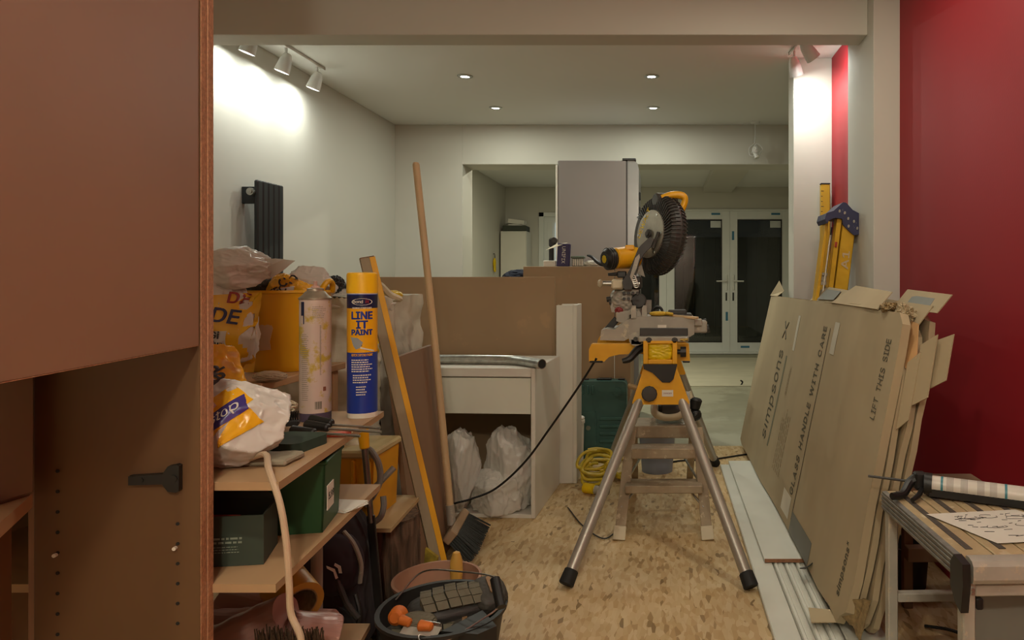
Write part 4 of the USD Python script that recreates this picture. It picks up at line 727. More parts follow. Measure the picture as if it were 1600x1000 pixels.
t.add('hinge', J(prism(Polygon([(-.098, hz - .007), (-.05, hz - .008), (-.042, hz - .02), (-.03, hz - .022), (-.026, hz - .02), (-.026, hz + .02), (-.03, hz + .022), (-.042, hz + .02), (-.05, hz + .008), (-.098, hz + .007)]), .0, .012, 'x'), cyl((.012, -.034, hz), (.014, -.034, hz), .006), cyl((.012, -.08, hz), (.014, -.08, hz), .004)), BLK, label='black hinge plate on the bare side')
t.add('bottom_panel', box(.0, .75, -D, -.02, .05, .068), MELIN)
# the neighbouring unit behind, with a shelf and a box on it
t = Th('side_unit', 'dark brown shelf unit half seen at the left edge of the picture', 'shelf unit', (-1.1, .95, 0))
sh = Polygon([(-.935, 1.045), (-.80, .80), (-1.5, .62), (-1.5, 1.05)]); t.add('shelf', prism(sh, .752, .772, 'z'), SHELF)
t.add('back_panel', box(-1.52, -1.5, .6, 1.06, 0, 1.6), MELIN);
for (x, y) in ((-1.47, .65), (-1.47, 1.0), (-.97, 1.02)): t.add('leg', box(x - .015, x + .015, y - .015, y + .015, 0, .752), MELIN)
t = Th('storage_box', 'plain grey-brown box standing on the dark shelf at the left edge', 'box', (-1.03, .98, .772)); t.add('carton', rot(box(-1.12, -.930, .94, 1.045, .7725, 1.06, .006), -6, 'z', (-.96, 1.0, 0)), mat('grey_brown', '#6f5a45', .6, var=.08)); t.add('lid', rot(box(-1.122, -.928, .938, 1.047, 1.06, 1.075, .003), -6, 'z', (-.96, 1.0, 0)), mat('grey_brown', '#6f5a45'))

# ================================================================ MAIN SHELF UNIT
t = Th('shelf_unit', 'wood-effect shelf unit with three shelves of tools and paint cans', 'shelf unit', (-.95, 1.5, 0)); XR = -.645
zA, zB, zC = .752, .586, .243
def shelfpoly(x0, x1, x2, y0, y1): return Polygon([(x0, y0), (x1, y0), (x2, y1), (x0, y1)])
for z, x1, x2, ya in ((zA, -.640, -.716, 1.175), (zB, -.640, -.695, 1.165), (zC, -.640, -.72, 1.165)): t.add('shelf', prism(shelfpoly(-1.30, x1, x2, ya, 1.81 if z == zA else 1.735), z - .014, z, 'z'), SHELF)
t.add('upright', box(-1.318, -1.30, 1.18, 1.80, 0, .76), SHELF)
t.add('rear_post', cyl((-.815, 1.66, zC), (-.815, 1.66, zB - .014), .013), mat('post_grey', '#8d8377', .5)); t.add('rear_post', cyl((-.83, 1.74, zB), (-.83, 1.74, zA - .014), .011), mat('post_grey', '#8d8377'))
for (x, y) in ((-.80, 1.66), (-.74, 1.22)): t.add('leg', box(x - .02, x + .02, y - .02, y + .02, 0, zC - .014), SHELF)

# bonding line marker can and the old can
def can(name, label, cx, cy, z0, r, bands, cap):
    t = Th(name, label, 'spray can', (cx, cy, z0))
    for nm, a_, b_, m_ in bands: t.add(nm, lathe([(0, z0 + a_), (r, z0 + a_), (r, z0 + b_), (0, z0 + b_)], (cx, cy, 0), 44), m_)
    return t
CB = mat('can_blue', '#21398f', .3, .1, var=.03); CY = mat('can_yellow', '#e0a012', .3, var=.03); CYC = mat('cap_yellow', '#e8b010', .4, var=.03); CW = mat('can_white', '#d0c8b8', .35)
cx, cy, R = -.7425, 1.742, .0352; z0 = zA + .0005
t = can('marker_can', 'yellow and blue LINE IT PAINT aerosol can on the top shelf', cx, cy, z0, R, [('base_rim', 0, .012, CW), ('blue_label', .012, .160, CB), ('yellow_label', .160, .268, CY), ('navy_label', .268, .292, mat('can_navy', '#141a3e', .3)), ('top_label', .292, .302, CB), ('shoulder', .302, .305, CW)], None)
t.add('navy_logo_band', lathe([(0, z0 + .268), (R + .0001, z0 + .268), (R + .0001, z0 + .300), (0, z0 + .300)], (cx, cy, 0), 44), mat('can_navy', '#141a3e'))
t.add('cap', lathe([(0, z0 + .305), (R + .001, z0 + .305), (R + .0005, z0 + .350), (R - .0015, z0 + .354), (R - .006, z0 + .3555), (0, z0 + .3555)], (cx, cy, 0), 44), CYC)
A0 = math.atan2(cx, -cy) * 0 + math.atan2(-(cx - 0), cy) * 1.0   # turned to face the aisle
A0 = math.radians(22)
def W(m, zz): return wrapc(mv(m, 0, z0 + zz), R + .0002, cx, cy, A0)
def ct(s, h, b=True, w=None):
    m = meshkit.text_mesh(s, h, .0006, b); m.apply_translation((-m.bounds[:, 0].mean(), 0, 0))
    if w: m.vertices[:, 0] *= w / (m.bounds[1, 0] - m.bounds[0, 0])
    if h > .01: m = J(mv(m, -.0006), m, mv(m, .0006), mv(m, 0, .0004), mv(m, 0, -.0004))
    return m
t.add('lettering', J(W(ct('LINE', .0175, True, .050), .242), W(ct('IT', .018, True, .026), .2195), W(ct('PAINT', .0125, True, .050), .2035)), CB)
t.add('logo_ring', W(trimesh.creation.torus(.024, .0014).apply_transform(np.diag([1, .33, .3, 1.])).apply_translation((0, .2835 - .0, 0)), 0), CW); t.add('logo_lettering', W(ct('bond', .0075, True, .022).apply_translation((-.009, 0, 0)), .2805), CW); t.add('logo_lettering', W(ct('it', .0075, True, .008).apply_translation((.012, 0, 0)), .2805), mat('logo_red', '#8f1f22', .4), label='red end of the logo')
t.add('small_lettering', W(ct('MARKER COMPOUND', .0042, True, .046), .270 - .0035), CW)
t.add('yellow_lettering', W(ct('QUICK DRYING PAINT', .0058, True, .052), .1515), CY)
t.add('small_print', J(W(microtext(-.026, .026, .112, .145, 6, 3), 0), W(microtext(-.022, .024, .085, .108, 4, 6), 0), W(microtext(-.014, .014, .055, .080, 4, 7), 0)), CW, kind='stuff')
t.add('printed_picture', W(prism([(-.028, .198), (-.010, .196), (.002, .185), (-.004, .172), (-.014, .168), (-.020, .176)], 0, .0006, 'z'), 0), mat('can_grey', '#8b8f92', .4)); t.add('printed_line', W(prism([(-.004, .174), (.030, .165), (.030, .161), (-.004, .170)], 0, .0006, 'z'), 0), CW)
t.add('printed_band', W(J(rect(-.012, .0, .176, .179), ), 0), DGREY)
cx2, cy2, R2 = -.838, 1.70, .0355
PK = mat('stained_pink_white', '#c2ada0', .4, var=.05, vs=12, spot='#b49a3c', spots=17, spota=.56)
t = can('old_spray_can', 'old paint-stained white aerosol can without its cap on the top shelf', cx2, cy2, z0, R2, [('base_band', 0, .02, mat('dull_purple', '#4b3f52', .5)), ('body', .02, .290, PK)], None)
t.add('shoulder', lathe([(0, z0 + .29), (R2 + .0015, z0 + .29), (R2 + .0015, z0 + .294), (R2 - .004, z0 + .298), (.022, z0 + .309), (.019, z0 + .310), (.0185, z0 + .316), (.012, z0 + .318), (0, z0 + .318)], (cx2, cy2, 0)), mat('can_metal', '#9b8f7d', .4, .6, var=.15, vs=40)); t.add('nozzle', J(cyl((cx2, cy2, z0 + .317), (cx2, cy2, z0 + .334), .005, .004), cyl((cx2, cy2, z0 + .317), (cx2, cy2, z0 + .323), .011, .008)), mat('nozzle_pink', '#b08a7c', .6))
def W2(m, zz, a=22): return wrapc(mv(m, 0, z0 + zz), R2 + .0002, cx2, cy2, math.radians(a))
t.add('small_print', J(W2(microtext(-.031, -.012, .05, .21, 34, 31, .35), 0), W2(microtext(-.004, .028, .245, .275, 7, 32, .4), 0), W2(microtext(.012, .016, .11, .23, 40, 33, .5), 0)), mat('pale_ink', '#8f8478', .6), kind='stuff')
t.add('label_block', W2(J(rect(-.033, -.026, .252, .285), rect(-.026, -.0235, .232, .285)), 0), mat('can_navy', '#141a3e')); t.add('barcode', W2(J([rect(.002 + .0022 * i, .0032 + .0022 * i, .03, .048) for i in range(7)]), 0), INK); t.add('hazard_mark', W2(rect(.020, .027, .072, .082), 0), mat('hazard_brown', '#7a4a36', .5))

# bags on the top shelf
BAGW = mat('plastic_bag_white', '#d0c8bf', .25, var=.04, vs=10, transl=.12); BAGY = mat('bag_yellow', '#dca11c', .25, var=.04); PUR = mat('bag_purple', '#3d2f72', .3)
m = crumple((-.785, 1.29, .822), (.095, .075, .082), 14, 40, .80, .06, 2, 5, zA + .001)
t = Th('plaster_bag', 'crumpled white plastic bag printed yellow and purple on the top shelf', 'bag', (-.79, 1.3, zA)); t.add('sack', m, BAGW, smooth=22); sk = Skin(m)
t.add('yellow_print', sk.patch([(-.835, .85), (-.775, .815), (-.735, .875), (-.775, .90)], 16), BAGY); t.add('yellow_print', sk.patch([(-.765, .80), (-.715, .835), (-.735, .865), (-.755, .845)], 16, .0022), BAGY)
t.add('purple_print', sk.patch([(-.822, .828), (-.795, .812), (-.733, .862), (-.752, .885)], 16, .0032), PUR); t.add('lettering', sk.word('it_stop', .0165, -.800, .823, 38, .0046, False), BAGW)
t.add('rolled_edge', tube(sk.lay(trimesh.Trimesh([(-.855, 0, .80), (-.835, 0, .83), (-.81, 0, .852), (-.79, 0, .872)], [[0, 1, 2]], process=False), .004).vertices, .006), BAGW)
m = crumple((-.935, 1.40, .86), (.10, .07, .115), 19, 36, .8, .06, 2, 5, zA + .001)
t = Th('filler_bag', 'orange and white filler bag behind the crumpled bag on the top shelf', 'bag', (-.93, 1.4, zA)); t.add('sack', m, BAGY, smooth=22); sk = Skin(m)
t.add('white_print', sk.patch([(-.95, .84), (-.88, .81), (-.845, .88), (-.91, .93)], 16), BAGW); t.add('lettering', sk.word('TEC', .022, -.900, .857, 40, .0035), DGREY); t.add('lettering', sk.word('oda', .022, -.900, .93, -50, .0035), DGREY)
# little things on the top shelf
solo('green_pad', rot(prism(rrect(-.80, -.70, 1.36, 1.47, .02), zA + .0005, zA + .020, 'z'), -8, 'z', (-.72, 1.4, 0)), mat('pad_green', '#27392c', .8, var=.15, vs=60), 'dark green abrasive pad lying on the top shelf', 'pad')
solo('folded_rag', rough(box(-.80, -.68, 1.27, 1.34, zA + .001, zA + .013, .004), .003, 30, 4, .02), mat('rag_grey', '#8f8570', .9, var=.1), 'folded grey rag under the green pad edge', 'rag')
for i, (x, y, l, lb) in enumerate([(-.80, 1.52, .10, 'black screwdriver lying nearest the green pad'), (-.79, 1.56, .12, 'black screwdriver in the middle of the tool heap'), (-.80, 1.60, .11, 'black screwdriver close to the old spray can')]):
    t = Th('screwdriver', lb, 'screwdriver', (x, y, zA)); t.add('handle', cyl((x, y, zA + .013 + .004 * i), (x + .06, y - .02, zA + .012 + .002 * i), .011, .009, 12, .003), BLK); t.add('shaft', cyl((x + .06, y - .02, zA + .012), (x + .06 + l, y - .03, zA + .007), .003), STEEL)
t = Th('pointed_brush', 'small black bristled brush beside the old spray can', 'brush', (-.85, 1.57, zA)); t.add('back', beam((-.90, 1.55, zA + .018), (-.815, 1.58, zA + .018), .025, .012), BLK)
t.add('bristles', J([cyl((-.90 + .0043 * i, 1.551 + .0015 * i, zA + .024), (-.902 + .0045 * i, 1.545 + .0015 * i + .006 * (j - 1), zA + .044), .0016, .001, 5) for i in range(20) for j in range(3)]), BLK, kind='stuff')
for i, lb in enumerate(['red pencil nearest the shelf edge', 'red pencil beside the green pad']): solo('pencil', cyl((-.755 + .012 * i, 1.50 + .02 * i, zA + .004), (-.67 - .012 * i, 1.515 + .028 * i, zA + .004), .0035, n=6), mat('pencil_red', '#b2442a', .5), lb, 'pencil')
t = Th('string_ball', 'loose coil of pale garden twine on the top shelf behind the bag', 'twine', (-.85, 1.66, zA)); t.add('coil', J([tube([(-.89 + .035 * math.cos(a), 1.62 + .03 * math.sin(a + .3 * i), zA + .02 + .008 * i + .008 * math.sin(2 * a + i)) for a in np.linspace(0, 6.5, 14)], .0025, 6, 3) for i in range(5)]), CREAM)
solo('white_flex', tube([(-.755, 1.27, zA + .012), (-.70, 1.24, zA + .030), (-.665, 1.19, zA + .016), (-.633, 1.165, .72), (-.620, 1.16, .66), (-.615, 1.16, .59), (-.612, 1.16, .54), (-.59, 1.15, .50), (-.60, 1.15, .44), (-.645, 1.15, .36), (-.66, 1.14, .31), (-.68, 1.13, .26)], .0055, 10), mat('flex_white', '#b79e83', .4), 'off-white flex hanging in a loop over the shelf fronts', 'cable')

# second shelf
GT = mat('tub_green', '#1f4a25', .45, var=.05)
t = Th('green_tub', 'dark green plastic tub with price label on the second shelf', 'tub', (-.76, 1.45, zB)); z = zB + .0006
outer = hull([(x, y, zz) for zz, q in ((z, .92), (.728, 1.0)) for x in (-.76 - .078 * q, -.76 + .078 * q) for y in (1.45 - .07 * q, 1.45 + .07 * q)])
t.add('walls', J([rot(hull([(-.76 + a * q[0] * f_, 1.45 + b_ * q[1] * f_, zz) for zz, f_ in ((z, .92), (.728, 1.)) for a, b_ in seg]), 12, 'z', (-.76, 1.45, 0)) for q in [(.078, .07)] for seg in ([(-1, -1), (1, -1), (-1, -.95), (1, -.95)], [(-1, 1), (1, 1), (-1, .95), (1, .95)], [(-1, -1), (-1, 1), (-.95, -1), (-.95, 1)], [(1, -1), (1, 1), (.95, -1), (.95, 1)])]), GT)
t.add('bottom', rot(box(-.83, -.69, 1.388, 1.512, z, z + .004), 12, 'z', (-.76, 1.45, 0)), GT); t.add('rim', rot(J(box(-.842, -.678, 1.376, 1.384, .722, .73), box(-.842, -.678, 1.516, 1.524, .722, .73), box(-.842, -.834, 1.376, 1.524, .722, .73), box(-.686, -.678, 1.376, 1.524, .722, .73)), 12, 'z', (-.76, 1.45, 0)), GT)
lab = box(-.6845, -.6825, 1.40, 1.45, .625, .675, .0004); t.add('price_label', rot(lab, 12, 'z', (-.76, 1.45, 0)), PAPER); t.add('price', rot(text('5.99', .014, (-.6818, 1.405, .645), (0, 1, 0), (0, 0, 1)), 12, 'z', (-.76, 1.45, 0)), DGREY)
GB = mat('box_dark_green', '#333d31', .7, var=.05)
t = Th('open_box', 'open dark green cardboard box with faint print on the second shelf', 'box', (-.75, 1.28, zB)); bx = [(-.84, 1.225), (-.705, 1.245), (-.735, 1.345), (-.87, 1.325)]
pw = Polygon(bx); t.add('walls', fixv(prism(pw.difference(pw.buffer(-.003)), z, .674, 'z')), GB); t.add('bottom', prism(pw.buffer(-.003), z, z + .003, 'z'), GB)
t.add('flap', flap([(-.735, 1.343, .672), (-.87, 1.323, .672), (-.86, 1.318, .70), (-.80, 1.335, .705), (-.76, 1.345, .69)], th=.002), GB)
fd = np.array([.135, .02, 0]) / np.linalg.norm([.135, .02]); t.add('faint_print', J(basis(microtext(.02, .125, .038, .052, 2, 3, .5), (-.84, 1.2244, z), fd, (0, 0, 1)), basis(microtext(.045, .10, .022, .036, 3, 5, .3), (-.84, 1.2244, z), fd, (0, 0, 1))), mat('print_grey', '#7c8573', .7)); t.add('red_packet', box(-.83, -.77, 1.25, 1.29, .62, .66), mat('packet_red', '#8a1f17', .5))
for i in range(3): solo('leaflet', rot(box(-.78, -.67, 1.53, 1.60, z + .0015 * i, z + .0012 + .0015 * i, .0002), -20 + 7 * i, 'z', (-.72, 1.56, 0)), PAPER, ['bottom leaflet of the small pile behind the green tub', 'middle leaflet of the small pile behind the green tub', 'top leaflet of the small pile behind the green tub'][i], 'leaflet')
solo('white_pack', box(-.98, -.90, 1.5, 1.56, z, .70, .004), PAPER, 'white pack in the dark behind the green tub', 'pack'); solo('brown_pack', box(-1.1, -.99, 1.4, 1.5, z, .71, .004), CARD, 'small brown carton at the back of the second shelf', 'carton')
# bottom shelf
PINK = mat('pink_wrap', '#b08a80', .28, var=.06, transl=.15); z = zC + .001
def roll(a, b, r, lb, seed):
    m = rough(cyl(a, b, r, n=28), .010, 16, seed, .02); solo('wrap_roll', m, PINK, lb, 'roll of wrap', smooth=40)
roll((-1.02, 1.46, z + .052), (-.75, 1.44, z + .052), .046, 'pale pink roll of plastic wrap lowest at the front of the bottom shelf', 5)
roll((-1.02, 1.60, z + .052), (-.75, 1.59, z + .052), .046, 'pale pink roll of plastic wrap lowest at the back of the bottom shelf', 6)
roll(P(325, 1010, .00135), P(447, 958, .00133), .038, 'long pink roll of wrap slanting up over the others on the bottom shelf', 3)
roll(P(350, 945, .00152), P(420, 958, .00150), .040, 'flattened pink roll of wrap at the left behind the slanting one', 8)
roll(P(450, 985, .00131), P(520, 992, .00136), .036, 'glossy pink bundle of wrap at the right end of the bottom shelf', 13)
t = Th('tape_roll', 'wide roll of yellow tape standing behind the slanting pink roll', 'roll of tape', (-.84, 1.58, .37)); c_ = P(456, 928, .00140); ax_ = np.array([.72, -.62, -.22]); ax_ /= np.linalg.norm(ax_); _, a_, b_ = frame_of(ax_)
t.add('tape', basis(lathe([(.036, -.045), (.050, -.045), (.050, .045), (.036, .045), (.036, -.045)], n=40), c_, a_, b_, ax_), mat('tape_yellow', '#b98a2a', .4, var=.06)); t.add('core', basis(lathe([(.033, -.045), (.0358, -.045), (.0358, .045), (.033, .045), (.033, -.045)], n=40), c_, a_, b_, ax_), CARDE)
t = Th('bristle_brush', 'worn brown bristle brush lying at the very front of the pink wraps', 'brush', (-.78, 1.36, .37)); bp = P(405, 1012, .00125); t.add('back', beam(bp, bp + [.125, .0, .0], .03, .01), TW); r_ = random.Random(8)
t.add('bristles', J([cyl(bp + [.0042 * i, -.008 + .008 * j, .005], bp + [.0042 * i + r_.uniform(-.006, .006), -.010 + .009 * j, .034 + r_.uniform(-.008, .008)], .0022, .0012, 5) for i in range(30) for j in range(3)]), mat('bristle_brown', '#4a3826', .8, var=.3, vs=90), kind='stuff')

# ================================================================ BEHIND THE SHELVES
t = Th('side_table', 'wooden table behind the shelves carrying the yellow tub', 'table', (-1.35, 2.2, 0)); TT = mat('table_wood', '#b58f69', .55, var=.06, stretch=(1, .2, 1), vs=9)
t.add('table_top', box(-1.75, -1.115, 1.96, 2.48, .778, .800), TT)
for (x, y) in ((-1.15, 2.44), (-1.15, 2.0), (-1.72, 2.44), (-1.72, 2.0)): t.add('leg', box(x - .018, x + .018, y - .018, y + .018, 0, .778), TT)
t.add('apron', box(-1.7, -1.13, 2.0, 2.014, .70, .778), TT)
YT = mat('tub_yellow', '#dca20d', .4, var=.05, spot='#c9a55c', spots=28, spota=.68)
t = Th('yellow_tub', 'yellow flexible builder\'s tub with a torn paper label on the table', 'tub', (-1.225, 2.29, .8)); c_ = (-1.225, 2.29, .801)
t.add('tub_body', lathe([(0, 0), (.098, 0), (.108, .02), (.128, .20), (.133, .245), (.138, .248), (.136, .256), (.128, .252), (.12, .19), (.10, .02), (0, .008)], c_, 44), YT)
for s_ in (-1, 1): t.add('handle', tube([np.array(c_) + p for p in ((s_ * .132, -.04, .25), (s_ * .14, -.025, .275), (s_ * .142, 0, .285), (s_ * .14, .025, .275), (s_ * .132, .04, .25))], .009), YT)
t.add('paper_label', wrapc(mv(prism(Polygon([(-.055, 0), (-.012, .004), (-.015, .03), (-.006, .07), (-.012, .085), (-.03, .082), (-.052, .088)]), 0, .0012, 'z'), 0, .87), .121, c_[0], c_[1], .25), mat('torn_label', '#c9ab86', .8, var=.08))
t = Th('plaster_sack', 'folded yellow plaster sack sticking out of the yellow tub', 'bag', (-1.25, 2.25, 1.0)); m = crumple((-1.20, 2.27, 1.03), (.085, .07, .075), 31, 30, .8); t.add('sack', m, BAGY, smooth=22); sk = Skin(m); t.add('white_print', sk.patch([(-1.25, 1.02), (-1.17, 1.02), (-1.16, 1.07), (-1.22, 1.06)]), BAGW); t.add('lettering', J(sk.word('CO', .026, -1.20, 1.065, 20), sk.word('STEC', .020, -1.245, 1.03, 22)), DGREY)
solo('grey_pouch', blob((-1.31, 2.28, 1.055), (.055, .05, .05), 3, .15, e=4), DGREY, 'dark grey pouch in the yellow tub', 'pouch')
solo('white_bag', crumple((-1.185, 2.36, 1.06), (.10, .06, .075), 41, 30, .75), BAGW, 'white plastic bag with dark print behind the yellow tub', 'bag', smooth=22)
solo('black_glove', blob((-1.255, 2.70, 1.06), (.035, .04, .045), 12, .3, 3), BLK, 'black rubber glove lying on the wrapped bundle beside the white bag', 'glove')
m = crumple((-1.30, 2.05, .955), (.125, .075, .165), 27, 40, .85, .05, 1.5, 5, .801, 3.4)
m.vertices[:, 0] += np.clip(m.vertices[:, 2] - 1.0, 0, 1) * .1
t = Th('adhesive_bag', 'large yellow and white plastic bag at the left end of the table', 'bag', (-1.23, 2.06, .8)); t.add('sack', m, BAGW, smooth=30); sk = Skin(m)
t.add('yellow_print', sk.patch([(-1.36, .82), (-1.19, .82), (-1.155, 1.055), (-1.36, 1.04)], 20), mat('sack_yellow', '#d8a40e', .3, var=.05)); t.add('white_print', sk.patch([(-1.33, .895), (-1.235, .895), (-1.23, .945), (-1.33, .945)], 10, .003), BAGW)
t.add('lettering', sk.word('DE', .030, -1.242, 1.026, -8, .004), mat('print_red', '#8c2418', .5)); t.add('lettering', J(sk.word('DE', .038, -1.275, .975, -10, .004)), mat('print_navy', '#23264a', .5)); t.add('small_lettering', J(sk.word('Gi', .02, -1.275, .926, -5, .005), sk.word('dur', .016, -1.275, .903, -5, .005), sk.word('O', .035, -1.285, .845, 0, .004)), DGREY)
t = Th('crumpled_bag', 'crumpled translucent white bag lying over the adhesive bag', 'bag', (-1.27, 2.07, 1.1)); t.add('sack', crumple((-1.27, 2.07, 1.125), (.15, .08, .065), 52, 26, .75, .1), BAGW, smooth=35)
t.add('twisted_corner', rough(hull([(-1.20, 2.04, 1.10), (-1.10, 2.05, 1.15), (-1.075, 2.06, 1.145), (-1.15, 2.06, 1.09), (-1.22, 2.08, 1.15), (-1.18, 2.10, 1.13)]), .006, 20, 3, .02), BAGW)
solo('beige_glove', blob((-1.115, 2.0, .815), (.045, .03, .016), 6, .2, 3), mat('beige_rubber', '#b59b80', .6), 'beige rubber glove lying on the front of the table', 'glove')
# wrapped bundle and boards
POLY2 = mat('shiny_polythene', '#c9c3b2', .16, var=.12, vs=9, bump=.5, bs=22)
m = trimesh.creation.box((.56, .44, 1.02)).subdivide_to_size(.035); m.merge_vertices(); m.apply_translation((-1.33, 2.84, .51)); v = m.vertices; q = 1 - np.abs(2 * meshkit.noise(v * [9, 9, 22] + 3) - 1)
m.vertices = v + m.vertex_normals * ((q ** 3 - .4) * .022)[:, None]; m.vertices[:, 2] = np.maximum(m.vertices[:, 2], 0)
t = Th('wrapped_bundle', 'tall bundle wrapped in shiny clear polythene behind the shelves', 'bundle', (-1.33, 2.84, 0)); t.add('wrapping', m, POLY2, smooth=50); t.add('yellow_pack', blob((-1.09, 2.63, .86), (.035, .025, .05), 4, .15, e=4), YEL3); t.add('yellow_top', blob((-1.065, 2.78, 1.03), (.035, .04, .018), 9, .2), YEL3)
t.add('top_sheet', crumple((-1.22, 2.75, 1.0), (.18, .12, .06), 15, 26, .75), POLY, smooth=35)
solo('paper_strap', tube([(-1.02, 2.40, 1.10), (-.985, 2.45, 1.075), (-.97, 2.5, 1.04), (-.95, 2.55, 1.02), (-1.0, 2.62, 1.01)], [.004, .010, .012, .010, .004], 6), CREAM, 'pale paper strap hanging from the tall timber batten', 'strap')
b0, b1 = np.array([-.835, 2.42, 0]), np.array([-.872, 2.975, 0]); up = np.array([-.098, 0, .815])
solo('leaning_board', hull([p + q + w for p in (b0, b1) for q in (np.zeros(3), up) for w in (np.zeros(3), np.array([-.018, 0, 0]))]), PLY, 'dark brown board leaning on the wrapped bundle behind the broom', 'board')
t = Th('timber_batten', 'tall timber batten with one yellow edge leaning on the brown board', 'batten', (-.7, 2.31, 0)); p0, p1 = np.array([-.715, 2.36, 0.0]), np.array([-1.005, 2.395, 1.165]); dirn = (p1 - p0) / np.linalg.norm(p1 - p0)
fx = np.array([.86, .5, 0]); fx -= dirn * (fx @ dirn); fx /= np.linalg.norm(fx); fy = np.cross(dirn, fx); BT = mat('batten_grey', '#8f8066', .7, var=.12, stretch=(1, 1, .15), vs=25)
def bat(x0, x1, y0, y1, z0, z1): return basis(box(x0, x1, y0, y1, z0, z1, .001), p0, fx, fy, dirn)
t.add('face', bat(-.024, .022, -.010, .010, 0, 1.2), BT); t.add('yellow_edge', bat(.022, .0245, -.011, .011, 0, 1.2), mat('batten_yellow', '#d49a16', .5, var=.06)); t.add('front_strip', bat(.006, .023, -.0115, -.010, 0, 1.199), mat('batten_yellow', '#d49a16')); t.add('end_grain', bat(-.024, .022, -.010, .010, 1.2, 1.203), TW)
# broom
t = Th('broom', 'broom with long wooden handle and dark bristles leaning on the brown board', 'broom', (-.85, 2.84, 0)); hb_, ht_ = P(704, 800, .00258), P(650, 257, .00266)
t.add('handle', tube([hb_, hb_ * .5 + ht_ * .5 + [.004, 0, 0], ht_], .0145, 14), WOOD); t.add('handle_tip', lathe([(0, 0), (.014, 0), (.011, .008), (0, .011)], ht_), WOOD); t.add('ferrule', cyl(hb_ - (ht_ - hb_) * .035, hb_ + (ht_ - hb_) * .02, .017), GREY)
ha, hb2 = P(704, 838, .00248), P(722, 806, .00268); hc = (ha + hb2) / 2; d_ = (hb2 - ha) / np.linalg.norm(hb2 - ha); nrm = np.array([.75, -.25, -.62]); nrm -= d_ * (nrm @ d_); nrm /= np.linalg.norm(nrm); sd = np.cross(d_, nrm)
t.add('head_block', basis(box(-.125, .125, -.028, .028, -.016, .016, .004), hc, d_, sd, nrm), mat('broom_block', '#9c8468', .7, var=.1)); r_ = random.Random(3); br_ = []
for i in range(24):
    for j in range(6):
        a_ = hc + d_ * (-.115 + .01 * i) + sd * (-.022 + .0088 * j) + nrm * .016; b_ = a_ + nrm * .105 + d_ * ((i - 11.5) * .003 + r_.uniform(-.006, .006)) + sd * (j - 2.5) * .003; b_[2] = max(b_[2], .002); br_.append(cyl(a_, b_, .0030, .0018, 5))
t.add('bristles', J(br_), mat('bristle_dark', '#2b2f2c', .7, var=.3, vs=80), kind='stuff')
# board shelf with yellow toolbox on a shaggy roll
solo('loose_board', prism(Polygon([(-1.12, 2.06), (-.795, 2.06), (-.815, 2.375), (-1.12, 2.40)]), .350, .362, 'z'), mat('loose_board', '#b59c72', .6, var=.06), 'pale loose board under the yellow toolbox', 'board')
m = cyl((-.86, 2.22, 0), (-.86, 2.22, .348), .085, n=64).subdivide_to_size(.015); m.merge_vertices(); v = m.vertices; q = 1 - np.abs(2 * meshkit.noise(v * [55, 55, 9.]) - 1); m.vertices = v + m.vertex_normals * [1, 1, 0] * ((q ** 2 - .4) * .012)[:, None]
solo('carpet_roll', m, mat('shaggy_brown', '#5d4938', .95, var=.5, vs=60, stretch=(1, 1, .12), bump=.8, bs=120), 'shaggy dark brown roll standing under the loose board', 'roll', smooth=50)
solo('carton_prop', box(-1.1, -.97, 2.1, 2.35, 0, .35, .004), CARD, 'plain carton propping the hidden end of the loose board', 'carton')
t = Th('yellow_toolbox', 'yellow plastic toolbox with dusty cream lid on the loose board', 'toolbox', (-.96, 2.22, .362)); YB2 = mat('toolbox_yellow', '#d69c0c', .45, var=.08, spot='#b88d2e', spots=20, spota=.66)
t.add('box_body', hull([(x, y, zz) for zz, q in ((.3625, .94), (.555, 1.)) for x in (-.97 - .105 * q, -.97 + .105 * q) for y in (2.21 - .1 * q, 2.21 + .1 * q)]), YB2)
t.add('lid', box(-1.085, -.858, 2.10, 2.32, .555, .578, .006), mat('dusty_cream', '#b9a878', .7, var=.1, vs=16)); 
for x in (-.93, -.885): t.add('rib', box(x, x + .012, 2.098, 2.115, .38, .55, .003), YB2)
t.add('lid_handle', J(cyl((-.965, 2.2, .578), (-.965, 2.2, .59), .03, .02)), CREAM)
for i, pts in enumerate([[(-.99, 2.0, .60), (-.955, 1.98, .58), (-.93, 1.99, .52), (-.915, 2.0, .46)], [(-.90, 2.12, .585), (-.862, 2.08, .585), (-.835, 2.07, .55), (-.83, 2.07, .50), (-.845, 2.06, .46), (-.87, 2.06, .43)], [(-.80, 2.1, .53), (-.84, 2.07, .485), (-.885, 2.05, .445), (-.91, 2.05, .40)], [(-.92, 2.05, .39), (-.87, 2.05, .375), (-.83, 2.06, .39), (-.82, 2.07, .42), (-.825, 2.08, .45)]]):
    solo('grey_hose', tube(pts, .009, 10), mat('hose_grey', '#77716a', .5), ['grey hose end at the left of the yellow toolbox', 'grey hose arching over the right end of the yellow toolbox', 'grey hose crossing the yellow toolbox front', 'grey hose curling round the yellow toolbox foot'][i], 'hose')
t = Th('long_bar', 'long steel bar tool with yellow handle standing before the toolbox', 'bar tool', (-.80, 1.95, 0)); q0, q1 = np.array([-.755, 1.92, 0.0]), np.array([-.845, 1.98, .70]); dq = (q1 - q0) / np.linalg.norm(q1 - q0)
t.add('handle', cyl(q1 - dq * .085, q1, .013, .017, 16, .003), YEL2); t.add('shaft', cyl(q0 + dq * .42, q1 - dq * .085, .008, .009), mat('bar_steel', '#6f6a63', .4, .8)); t.add('blade', beam(q0, q0 + dq * .44, .022, .010, (0, 1, 0)), BLK)
